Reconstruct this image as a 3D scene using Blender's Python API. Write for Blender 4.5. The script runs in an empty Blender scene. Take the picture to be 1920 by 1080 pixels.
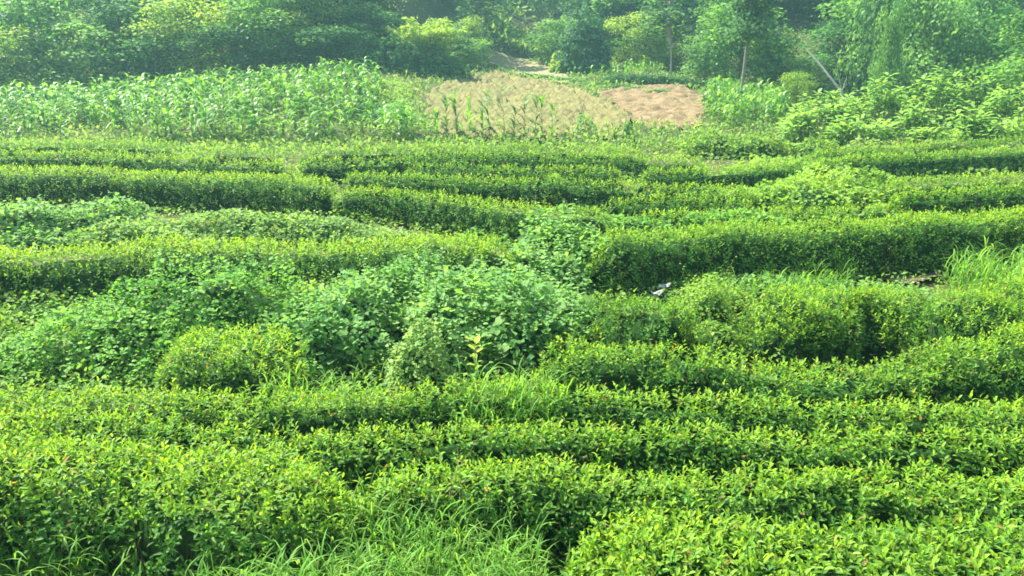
import bpy, math, time
import numpy as np
from mathutils import Vector
T0 = time.time()
sc = bpy.context.scene
COL = sc.collection
R = math.radians

# ------------------------------------------------------------------ camera
CAM_Z, PITCH, FPX = 4.05, R(15.6), 1507.0
cd = bpy.data.cameras.new('camera')
cd.sensor_width = 36.0
cd.lens = 36.0 * FPX / 1920.0
cd.clip_start, cd.clip_end = 0.05, 2000.0
cam = bpy.data.objects.new('camera', cd)
cam.location = (0, 0, CAM_Z)
cam.rotation_euler = (math.pi / 2 - PITCH, 0, 0)
COL.objects.link(cam)
sc.camera = cam

# ------------------------------------------------------------------ light
SUN_EL, SUN_AZ = R(54), R(-50)          # azimuth from +Y towards +X: ahead and to the left
world = bpy.data.worlds.new('World')
sc.world = world
world.use_nodes = True
wn = world.node_tree.nodes
sky = wn.new('ShaderNodeTexSky')
sky.sky_type = 'NISHITA'
sky.sun_disc = False
sky.sun_elevation = SUN_EL
sky.sun_rotation = SUN_AZ
sky.air_density = 1.3
sky.dust_density = 1.6
wn['Background'].inputs['Strength'].default_value = 0.11
world.node_tree.links.new(sky.outputs[0], wn['Background'].inputs['Color'])
sd = bpy.data.lights.new('sun', 'SUN')
sd.energy = 5.0
sd.angle = R(0.55)
sd.color = (1.0, 0.95, 0.84)
sun = bpy.data.objects.new('sun', sd)
svec = Vector((math.sin(SUN_AZ) * math.cos(SUN_EL), math.cos(SUN_AZ) * math.cos(SUN_EL), math.sin(SUN_EL)))
sun.rotation_euler = svec.to_track_quat('Z', 'Y').to_euler()
sun.location = (-30, 20, 60)
COL.objects.link(sun)
sc.view_settings.view_transform = 'Standard'
sc.view_settings.look = 'None'
sc.view_settings.gamma = 1.0
sc.view_settings.exposure = 1.95
sc.view_settings.use_curve_mapping = False
sc.cycles.use_denoising = True
sc.cycles.filter_width = 1.7
sc.cycles.max_bounces = 6
sc.cycles.diffuse_bounces = 3
sc.cycles.glossy_bounces = 2
sc.cycles.transmission_bounces = 4
sc.cycles.volume_bounces = 0
sc.cycles.sample_clamp_indirect = 4.0

# ------------------------------------------------------------------ maths helpers
rng = np.random.default_rng(11)
cp, sp_ = math.cos(PITCH), math.sin(PITCH)


def ray(u, v):
    a = (np.asarray(u, float) - 960.0) / FPX
    b = -(np.asarray(v, float) - 540.0) / FPX
    return a, cp + b * sp_, -sp_ + b * cp


def on_plane(u, v, z):
    dx, dy, dz = ray(u, v)
    t = (z - CAM_Z) / dz
    return dx * t, dy * t


def at_depth(u, v, y):
    dx, dy, dz = ray(u, v)
    t = y / dy
    return dx * t, CAM_Z + dz * t


def project(x, y, z):
    zc = z - CAM_Z
    f = y * cp - zc * sp_
    up = y * sp_ + zc * cp
    return 960 + FPX * x / f, 540 - FPX * up / f


def sstep(a, b, x):
    t = np.clip((x - a) / (b - a), 0, 1)
    return t * t * (3 - 2 * t)


def hash3(ix, iy, iz, seed):
    h = (ix.astype(np.int64) * 374761393 + iy.astype(np.int64) * 668265263 + iz.astype(np.int64) * 1274126177 + seed * 974711) & 0xFFFFFFFF
    h = ((h ^ (h >> 13)) * 1274126177) & 0xFFFFFFFF
    h = ((h ^ (h >> 16)) * 2246822519) & 0xFFFFFFFF
    return ((h ^ (h >> 15)) & 0xFFFF) / 65535.0


def vnoise(x, y, z=0.0, seed=0):
    """smooth value noise, -1..1"""
    x, y, z = np.broadcast_arrays(np.asarray(x, float), np.asarray(y, float), np.asarray(z, float))
    ix, iy, iz = np.floor(x), np.floor(y), np.floor(z)
    fx, fy, fz = x - ix, y - iy, z - iz
    fx, fy, fz = [f * f * (3 - 2 * f) for f in (fx, fy, fz)]
    out = 0
    for a in (0, 1):
        for b in (0, 1):
            for c in (0, 1):
                w = (fx if a else 1 - fx) * (fy if b else 1 - fy) * (fz if c else 1 - fz)
                out = out + w * hash3(ix + a, iy + b, iz + c, seed)
    return out * 2 - 1


def norm(a):
    return a / np.maximum(np.linalg.norm(a, axis=-1, keepdims=True), 1e-9)


def ground(x, y):
    x, y = np.asarray(x, float), np.asarray(y, float)
    A = np.interp(x, [-60, -36, -28, -20, -12, -6, 0, 12, 22, 45], [0.9, 1.05, 1.4, 2.2, 2.85, 2.1, 1.55, 1.7, 1.0, 0.8])
    ramp = np.maximum(0, (y - 40)) / 20.0
    ramp = np.where(y < 44, ramp * sstep(36, 44, y), ramp)
    ramp = np.minimum(ramp, 2.6)
    y0 = np.interp(x, [-70, -40, -14, -6, 4, 14, 24, 44, 80], [58, 60, 66, 84, 92, 84, 68, 56, 50])
    hill = np.maximum(0, y - y0)
    hill = 0.34 * hill * sstep(0, 14, hill)
    hill = 30 * np.tanh(hill / 30)
    q = x / np.maximum(y, 1)
    hill = hill * (1 - .86 * np.exp(-((q - .217) / .022) ** 2) * sstep(88, 125, y))     # a side valley opening right of centre
    z = A * ramp + hill
    z = z + 0.05 * vnoise(x * 0.5, y * 0.5, 0, 3) + 0.25 * sstep(60, 110, y) * vnoise(x * 0.12, y * 0.12, 0, 4)
    return z


def hit(u, v):
    """first point of the terrain on the sight line through a pixel of the photograph"""
    dx, dy, dz = [float(k) for k in ray(u, v)]
    y = np.linspace(3, 260, 5200)
    x = dx / dy * y
    z = CAM_Z + dz / dy * y
    g = ground(x, y)
    i = int(np.argmax(z < g))
    return x[i], y[i]


def inside(poly, x, y):
    poly = np.asarray(poly, float)
    res = np.zeros(np.shape(x), bool)
    n = len(poly)
    for i in range(n):
        x1, y1 = poly[i]
        x2, y2 = poly[(i + 1) % n]
        c = ((y1 > y) != (y2 > y)) & (x < (x2 - x1) * (y - y1) / (y2 - y1 + 1e-12) + x1)
        res ^= c
    return res


# ------------------------------------------------------------------ mesh helpers
TRIS = [0]


def mesh_from(name, V, F, tint=None, mat=None, smooth=False):
    V = np.ascontiguousarray(V, np.float32)
    F = np.ascontiguousarray(F, np.int32)
    me = bpy.data.meshes.new(name)
    k = F.shape[1]
    me.vertices.add(len(V))
    me.vertices.foreach_set('co', V.ravel())
    me.loops.add(F.size)
    me.loops.foreach_set('vertex_index', F.ravel())
    me.polygons.add(len(F))
    me.polygons.foreach_set('loop_start', np.arange(0, F.size, k, dtype=np.int32))
    if smooth:
        me.polygons.foreach_set('use_smooth', np.ones(len(F), bool))
    me.update(calc_edges=True)
    if tint is not None:
        at = me.attributes.new('tint', 'FLOAT_COLOR', 'POINT')
        c = np.ones((len(V), 4), np.float32)
        c[:, :3] = tint
        at.data.foreach_set('color', c.ravel())
    if mat:
        me.materials.append(mat)
    TRIS[0] += len(F) * (k - 2)
    return me


def obj(name, me, parent=None, loc=None):
    o = bpy.data.objects.new(name, me)
    COL.objects.link(o)
    if parent:
        o.parent = parent
    if loc is not None:
        o.location = loc
    return o


def thing(name, label, cat, loc=(0, 0, 0), group=None):
    o = obj(name, None, loc=loc)
    o.empty_display_size = 0.2
    return tag(o, label, cat, group)


def tag(o, label, cat, group=None, kind=None):
    o['label'] = label
    o['category'] = cat
    if group:
        o['group'] = group
    if kind:
        o['kind'] = kind
    return o


LEAF = {
    0: (np.array([(0, 0, 0), (.45, .5, .07), (1, 0, -.08), (.45, -.5, .07)]), np.array([(0, 1, 2), (0, 2, 3)])),
    1: (np.array([(0, 0, 0), (.28, .40, .06), (.66, .38, .05), (1, 0, -.14), (.66, -.38, .05), (.28, -.40, .06), (.48, 0, 0)]),
        np.array([(0, 1, 6), (1, 2, 6), (2, 3, 6), (3, 4, 6), (4, 5, 6), (5, 0, 6)])),
    # broad heart-shaped leaf
    3: (np.array([(0, 0, 0), (-.08, .30, .02), (.25, .52, .05), (.65, .34, .0), (1, 0, -.16), (.65, -.34, .0), (.25, -.52, .05), (-.08, -.30, .02), (.35, 0, -.02)]),
        np.array([(0, 1, 8), (1, 2, 8), (2, 3, 8), (3, 4, 8), (4, 5, 8), (5, 6, 8), (6, 7, 8), (7, 0, 8)])),
}


def leaf_arrays(base, d, n, L, W, tint, lod):
    tpl, fc = LEAF[lod]
    N = len(base)
    d = norm(d)
    side = norm(np.cross(d, n))
    n = np.cross(side, d)
    L = np.broadcast_to(L, (N,))
    W = np.broadcast_to(W, (N,))
    V = (base[:, None, :] + d[:, None, :] * (L[:, None] * tpl[None, :, 0])[..., None]
         + side[:, None, :] * (W[:, None] * tpl[None, :, 1])[..., None]
         + n[:, None, :] * (L[:, None] * tpl[None, :, 2])[..., None])
    k = len(tpl)
    F = fc[None] + (np.arange(N) * k)[:, None, None]
    return V.reshape(-1, 3), F.reshape(-1, 3), np.repeat(tint, k, axis=0)


def strip_arrays(base, out, L, W, bend, tint, nseg=3, rise=1.0, up=None):
    """arching blades: a tapered ribbon that rises and bends outwards"""
    N = len(base)
    L, W, bend = [np.broadcast_to(a, (N,)) for a in (L, W, bend)]
    out = norm(out)
    upv = np.zeros((N, 3)); upv[:, 2] = 1
    if up is not None:
        upv = norm(up)
    side = norm(np.cross(out, upv))
    ts = np.linspace(0, 1, nseg + 1)
    V = []
    for t in ts:
        c = (base + upv * (L * (rise * t - 0.75 * bend * t * t))[:, None] + out * (L * (0.25 * t + 0.7 * bend * t * t))[:, None])
        w = W * (0.55 + 1.2 * t if t < .3 else 0.91) * (1 - max(0, (t - .3) / .7) ** 1.6) * 0.5
        if t < 1:
            V += [c - side * w[:, None], c + side * w[:, None]]
        else:
            V += [c]
    V = np.stack(V, 1)
    k = V.shape[1]
    f = []
    for i in range(nseg - 1):
        a = 2 * i
        f += [(a, a + 1, a + 3), (a, a + 3, a + 2)]
    a = 2 * (nseg - 1)
    f += [(a, a + 1, a + 2)]
    F = np.array(f)[None] + (np.arange(N) * k)[:, None, None]
    return V.reshape(-1, 3), F.reshape(-1, 3), np.repeat(tint, k, axis=0)


def join(parts):
    Vs, Fs, Ts, o = [], [], [], 0
    for V, F, T in parts:
        if len(V) == 0:
            continue
        Vs.append(V); Fs.append(F + o); Ts.append(T)
        o += len(V)
    return np.concatenate(Vs), np.concatenate(Fs), np.concatenate(Ts)


def tube_arrays(path, rad, tint, sides=5):
    P = np.asarray(path, float)
    n = len(P)
    rad = np.broadcast_to(rad, (n,))
    T = norm(np.gradient(P, axis=0))
    ref = np.array([0.31, 0.17, 0.1]) if abs(T[0, 2]) > .7 else np.array([0, 0, 1.0])
    A = norm(np.cross(T, ref)); B = np.cross(T, A)
    a = np.arange(sides) / sides * 2 * math.pi
    V = P[:, None] + (A[:, None] * np.cos(a)[None, :, None] + B[:, None] * np.sin(a)[None, :, None]) * rad[:, None, None]
    F = []
    for i in range(n - 1):
        for j in range(sides):
            q = (i * sides + j, i * sides + (j + 1) % sides, (i + 1) * sides + (j + 1) % sides, (i + 1) * sides + j)
            F += [(q[0], q[1], q[2]), (q[0], q[2], q[3])]
    V = V.reshape(-1, 3)
    return V, np.array(F), np.tile(np.asarray(tint, float), (len(V), 1))


def grid_mesh(name, nu, nv, V, mat, tint=None, smooth=True, mask=None):
    i, j = np.meshgrid(np.arange(nu - 1), np.arange(nv - 1), indexing='ij')
    a = (i * nv + j).ravel()
    F = np.stack([a, a + nv, a + nv + 1, a + 1], 1)
    if mask is not None:
        F = F[mask.ravel()[F].all(1)]
        used = np.unique(F)
        re = np.full(len(V), -1); re[used] = np.arange(len(used))
        F, V = re[F], V[used]
        tint = None if tint is None else tint[used]
    return mesh_from(name, V, F, tint, mat, smooth)


# ------------------------------------------------------------------ materials
def nodes_of(name):
    m = bpy.data.materials.new(name)
    m.use_nodes = True
    nt = m.node_tree
    return m, nt, nt.nodes, nt.links


def leaf_material(name, rough=0.42, trans=0.38, spec=0.45, warm=(1.25, 1.12, 0.45)):
    """leaf blade: own colour per leaf (attribute), gloss on top, light shining through"""
    m, nt, N, Lk = nodes_of(name)
    b = N['Principled BSDF']
    at = N.new('ShaderNodeAttribute'); at.attribute_name = 'tint'
    tc = N.new('ShaderNodeTexCoord')
    no = N.new('ShaderNodeTexNoise'); no.inputs['Scale'].default_value = 26; no.inputs['Detail'].default_value = 2
    Lk.new(tc.outputs['Object'], no.inputs['Vector'])
    mr = N.new('ShaderNodeMapRange'); mr.inputs['To Min'].default_value = 0.72; mr.inputs['To Max'].default_value = 1.28
    Lk.new(no.outputs['Fac'], mr.inputs['Value'])
    mx = N.new('ShaderNodeMix'); mx.data_type = 'RGBA'; mx.blend_type = 'MULTIPLY'; mx.inputs[0].default_value = 1
    Lk.new(at.outputs['Color'], mx.inputs[6]); Lk.new(mr.outputs[0], mx.inputs[7])
    Lk.new(mx.outputs[2], b.inputs['Base Color'])
    b.inputs['Roughness'].default_value = rough
    b.inputs['Specular IOR Level'].default_value = spec
    tr = N.new('ShaderNodeBsdfTranslucent')
    tm = N.new('ShaderNodeMix'); tm.data_type = 'RGBA'; tm.blend_type = 'MULTIPLY'; tm.inputs[0].default_value = 1
    Lk.new(mx.outputs[2], tm.inputs[6]); tm.inputs[7].default_value = (*[w * 1.5 for w in warm], 1)
    Lk.new(tm.outputs[2], tr.inputs['Color'])
    ms = N.new('ShaderNodeMixShader'); ms.inputs[0].default_value = trans
    Lk.new(b.outputs[0], ms.inputs[1]); Lk.new(tr.outputs[0], ms.inputs[2])
    Lk.new(ms.outputs[0], N['Material Output'].inputs['Surface'])
    return m


def matte(name, c1, c2, scale=3.0, rough=0.9, bump=0.0, detail=6):
    m, nt, N, Lk = nodes_of(name)
    b = N['Principled BSDF']
    tc = N.new('ShaderNodeTexCoord')
    no = N.new('ShaderNodeTexNoise'); no.inputs['Scale'].default_value = scale; no.inputs['Detail'].default_value = detail
    no.inputs['Roughness'].default_value = 0.65
    Lk.new(tc.outputs['Object'], no.inputs['Vector'])
    cr = N.new('ShaderNodeValToRGB')
    cr.color_ramp.elements[0].position = 0.35; cr.color_ramp.elements[0].color = (*c1, 1)
    cr.color_ramp.elements[1].position = 0.65; cr.color_ramp.elements[1].color = (*c2, 1)
    Lk.new(no.outputs['Fac'], cr.inputs[0]); Lk.new(cr.outputs[0], b.inputs['Base Color'])
    b.inputs['Roughness'].default_value = rough
    b.inputs['Specular IOR Level'].default_value = 0.06
    if bump:
        bp = N.new('ShaderNodeBump'); bp.inputs['Strength'].default_value = bump; bp.inputs['Distance'].default_value = 0.1
        n2 = N.new('ShaderNodeTexNoise'); n2.inputs['Scale'].default_value = scale * 6; n2.inputs['Detail'].default_value = 8
        Lk.new(tc.outputs['Object'], n2.inputs['Vector'])
        Lk.new(n2.outputs['Fac'], bp.inputs['Height']); Lk.new(bp.outputs[0], b.inputs['Normal'])
    return m


M_TEA = leaf_material('tea_leaf', 0.5, 0.42, 0.14)
M_SOFT = leaf_material('soft_leaf', 0.6, 0.42, 0.12, (1.15, 1.12, 0.55))
M_GRASS = leaf_material('grass_blade', 0.55, 0.45, 0.12, (1.2, 1.12, 0.5))
M_CORN = leaf_material('corn_leaf', 0.45, 0.33, 0.2, (1.1, 1.15, 0.5))
M_TREE = leaf_material('tree_leaf', 0.6, 0.4, 0.12, (1.15, 1.12, 0.5))
M_TWIG_SHADE = matte('twig_shade', (0.012, 0.036, 0.008), (0.028, 0.080, 0.014), 22, 0.95, 0.6)  # twiggy green taken near black, painting the shade in leaf gaps
M_BARK = matte('bark', (0.09, 0.075, 0.055), (0.2, 0.175, 0.135), 5, 0.9, 0.5)
M_PALEBARK = matte('pale_bark', (0.3, 0.28, 0.22), (0.46, 0.44, 0.36), 4, 0.85, 0.3)
M_STEM = matte('hedge_stem', (0.03, 0.026, 0.016), (0.06, 0.05, 0.03), 8, 0.9)
M_POLE = matte('weathered_trunk', (0.14, 0.13, 0.10), (0.26, 0.245, 0.19), 5, 0.9, 0.4)
M_STRAW = matte('dry_stalk', (0.22, 0.17, 0.10), (0.36, 0.29, 0.18), 12, 0.9)
M_CULM = matte('bamboo_culm', (0.30, 0.34, 0.20), (0.42, 0.44, 0.30), 3, 0.6)
M_WHITE = matte('white_plastic', (0.22, 0.22, 0.19), (0.42, 0.42, 0.40), 14, 0.5)
M_GROUND = matte('field_soil', (0.04, 0.055, 0.018), (0.085, 0.075, 0.036), 0.9, 0.95, 0.8)
M_TILL1 = matte('tilled_soil', (0.084, 0.080, 0.030), (0.178, 0.164, 0.066), 1.6, 0.95, 0.8)
M_TILL2 = matte('red_tilled_soil', (0.120, 0.088, 0.044), (0.215, 0.158, 0.084), 1.2, 0.95, 0.8)
M_PATH = matte('path_soil', (0.15, 0.15, 0.07), (0.23, 0.2, 0.11), 0.8, 0.95, 0.5)

lin = lambda *c: np.array(c, float)
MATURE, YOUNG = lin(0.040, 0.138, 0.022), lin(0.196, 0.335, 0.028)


def blend(a, b, f):
    return a[None] * (1 - f[:, None]) + b[None] * f[:, None]


def jitter(t, amt=0.18):
    n = len(t)
    v = 1 + rng.normal(0, amt, (n, 1)) + rng.normal(0, amt * 0.35, (n, 3))
    return np.clip(t * np.clip(v, 0.35, 1.9), 0.004, 0.6)


def rand_dirs(n):
    return norm(rng.normal(size=(n, 3)))


# ================================================================== SETTING
# ------------------------------------------------------------------ ground
gx = np.concatenate([np.linspace(-230, -60, 35)[:-1], np.linspace(-60, 60, 241), np.linspace(60, 230, 35)[1:]])
gy = np.concatenate([np.linspace(-30, 3, 12)[:-1], np.linspace(3, 110, 320), np.linspace(110, 290, 60)[1:]])
X, Y = np.meshgrid(gx, gy, indexing='ij')
V = np.stack([X, Y, ground(X, Y)], -1).reshape(-1, 3)
g = obj('ground', grid_mesh('ground', len(gx), len(gy), V, M_GROUND))
g['kind'] = 'structure'


def draped_patch(name, poly_px, mat, label, step=0.22, lift=0.05, ridge=0.0, spacing=0.9, direction=(1, -0.35), rough=0.03, seed=5):
    w = np.array([hit(u, v) for u, v in poly_px])
    x0, y0 = w.min(0) - .3; x1, y1 = w.max(0) + .3
    nx, ny = int((x1 - x0) / step) + 2, int((y1 - y0) / step) + 2
    X, Y = np.meshgrid(np.linspace(x0, x1, nx), np.linspace(y0, y1, ny), indexing='ij')
    wob = 0.5 * vnoise(X * .6, Y * .6, 0, seed)
    m = inside(w, X + wob, Y + wob)
    d = np.array(direction, float); d /= np.linalg.norm(d)
    curve = 0.02 * (X - x0) ** 2 * 0.5
    ph = (X * -d[1] + Y * d[0] + curve * .35 + 0.5 * vnoise(X * .25, Y * .25, 0, seed + 1)) / spacing * 2 * math.pi
    Z = ground(X, Y) + lift + ridge * (0.5 + 0.5 * np.sin(ph)) ** 1.6 * (0.75 + 0.45 * vnoise(X * 1.1, Y * 1.1, 0, seed + 2))
    Z += rough * vnoise(X * 1.7, Y * 1.7, 0, seed + 3) + rough * .6 * vnoise(X * 5, Y * 5, 0, seed + 4)
    o = obj(name, grid_mesh(name, nx, ny, np.stack([X, Y, Z], -1).reshape(-1, 3), mat, mask=m, smooth=False))
    o['kind'] = 'structure'
    o['label'] = label
    return o


FIELD1 = [(808, 238), (806, 175), (835, 158), (880, 148), (940, 138), (985, 148), (1080, 172), (1150, 200), (1190, 232), (1170, 262), (1050, 268), (900, 268), (830, 262)]
FIELD2 = [(1120, 180), (1150, 166), (1200, 160), (1280, 165), (1325, 184), (1332, 205), (1320, 235), (1290, 245), (1210, 244), (1160, 205)]
PATHP = [(905, 92), (940, 98), (990, 112), (1040, 130), (1078, 146), (1066, 160), (1000, 146), (950, 132), (915, 118)]
draped_patch('furrowed_field', FIELD1, M_TILL1, 'pale brown furrowed field on the slope behind the lone corn row', 0.12, 0.06, 0.34, 0.7, (1, -3.2), 0.12)
draped_patch('bare_field', FIELD2, M_TILL2, 'reddish bare earth field right of the furrowed one', 0.17, 0.06, 0.12, 1.1, (1, 0.3), 0.15, 25)
draped_patch('hillside_path', PATHP, M_PATH, 'sunlit dirt path climbing into the wood above the furrowed field', 0.3, 0.05, 0.0, 1, (1, 0), 0.05, 35)
draped_patch('bare_bank', [(722, 185), (726, 140), (760, 136), (752, 160), (760, 186)], M_TILL1, 'strip of bare brown bank beside the end of the corn', 0.25, 0.05, 0, 1, (1, 0), 0.08, 45)
draped_patch('bare_patch', [(1650, 520), (1700, 504), (1780, 506), (1790, 520), (1720, 536)], M_STRAW, 'brown dead weed patch in front of the long right hedge', 0.08, 0.05, 0, 1, (1, 0), 0.05, 55)
draped_patch('earth_patch', [(1190, 545), (1230, 522), (1270, 522), (1262, 552)], M_TILL2, 'small reddish earth patch beside the white litter', 0.08, 0.04, 0, 1, (1, 0), 0.05, 65)


# ================================================================== TEA HEDGES
def resample(P, step=0.12):
    P = np.asarray(P, float)
    # Catmull-Rom through the points
    Q = np.vstack([2 * P[0] - P[1], P, 2 * P[-1] - P[-2]])
    out = []
    for i in range(1, len(Q) - 2):
        t = np.linspace(0, 1, 24, endpoint=False)[:, None]
        a, b, c, d = Q[i - 1], Q[i], Q[i + 1], Q[i + 2]
        out.append(0.5 * ((2 * b) + (-a + c) * t + (2 * a - 5 * b + 4 * c - d) * t ** 2 + (-a + 3 * b - 3 * c + d) * t ** 3))
    out.append(P[-1:])
    out = np.vstack(out)
    s = np.concatenate([[0], np.cumsum(np.linalg.norm(np.diff(out, axis=0), axis=1))])
    n = max(4, int(s[-1] / step))
    ss = np.linspace(0, s[-1], n)
    return np.stack([np.interp(ss, s, out[:, k]) for k in range(2)], 1), s[-1]


LM = [1.0]


def hedge_frame(C, Ltot, s, th, h, hw, seed, taper, inset=0.0):
    n = len(C)
    f = np.clip(s / Ltot, 0, 1) * (n - 1)
    i = np.minimum(f.astype(int), n - 2)
    w = (f - i)[:, None]
    c = C[i] * (1 - w) + C[i + 1] * w
    tan = norm(C[i + 1] - C[i])
    lat = np.stack([tan[:, 1], -tan[:, 0]], 1)        # towards the camera for a row running left to right
    e = np.ones_like(s)
    if taper[0]:
        e = np.minimum(e, np.sqrt(np.clip(s / taper[0], 0.02, 1)))
    if taper[1]:
        e = np.minimum(e, np.sqrt(np.clip((Ltot - s) / taper[1], 0.02, 1)))
    W = hw * (1 + LM[0] * .22 * vnoise(s * .9, 0 * s, 0, seed) + LM[0] * .12 * vnoise(s * 2.3, 0 * s, 5, seed)) * e
    H = h * (1 + LM[0] * .10 * vnoise(s * .7, 0 * s, 2, seed + 1) + LM[0] * .06 * vnoise(s * 2.1, 0 * s, 7, seed + 1)) * (0.45 + 0.55 * e)
    ct, st = np.cos(th), np.sin(th)
    lump = 1 + LM[0] * 0.11 * vnoise(s * 2.4, th * 2.2, 0, seed + 2) + LM[0] * 0.06 * vnoise(s * 5.5, th * 4.5, 0, seed + 3)
    a = (W * lump - inset) * np.sign(ct) * np.abs(ct) ** 0.62
    z = (H * lump - inset) * np.maximum(st, 0) ** 0.5
    x, y = c[:, 0] + lat[:, 0] * a, c[:, 1] + lat[:, 1] * a
    pos = np.stack([x, y, ground(x, y) + z], 1)
    nx = np.sign(ct) * np.abs(ct) ** .8
    nrm = norm(np.stack([lat[:, 0] * nx, lat[:, 1] * nx, np.maximum(st, 0) ** 2.2 + 0.04], 1))
    return pos, nrm, np.stack([tan[:, 0], tan[:, 1], 0 * s], 1)


def sprigs(pos, axis, k, size, L, W, young, lod):
    """leafy shoots: k leaves spiralling up a short stem, the youngest at the tip"""
    N = len(pos)
    ref = rand_dirs(N)
    a = norm(np.cross(axis, ref)); b = np.cross(axis, a)
    out = []
    ph0 = rng.uniform(0, 6.28, N)
    for i in range(k):
        t = i / max(1, k - 1)
        ph = ph0 + 2.4 * i + rng.normal(0, .3, N)
        rad = a * np.cos(ph)[:, None] + b * np.sin(ph)[:, None]
        el = 0.15 + 0.85 * t + rng.normal(0, .22, N)
        d = rad * np.cos(el)[:, None] + axis * np.sin(el)[:, None]
        nn = axis * np.cos(el)[:, None] - rad * np.sin(el)[:, None]
        base = pos + axis * (size * t)[:, None]
        ll = L * rng.uniform(.72, 1.2, N) * (1 - 0.25 * t)
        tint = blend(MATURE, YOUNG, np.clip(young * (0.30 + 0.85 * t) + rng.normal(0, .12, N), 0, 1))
        old = rng.random(N) < .012
        tint[old] = lin(.24, .17, .05)
        out.append(leaf_arrays(base, d, nn, ll, W * ll * rng.uniform(.85, 1.15, N), jitter(tint), lod))
    return out


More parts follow.
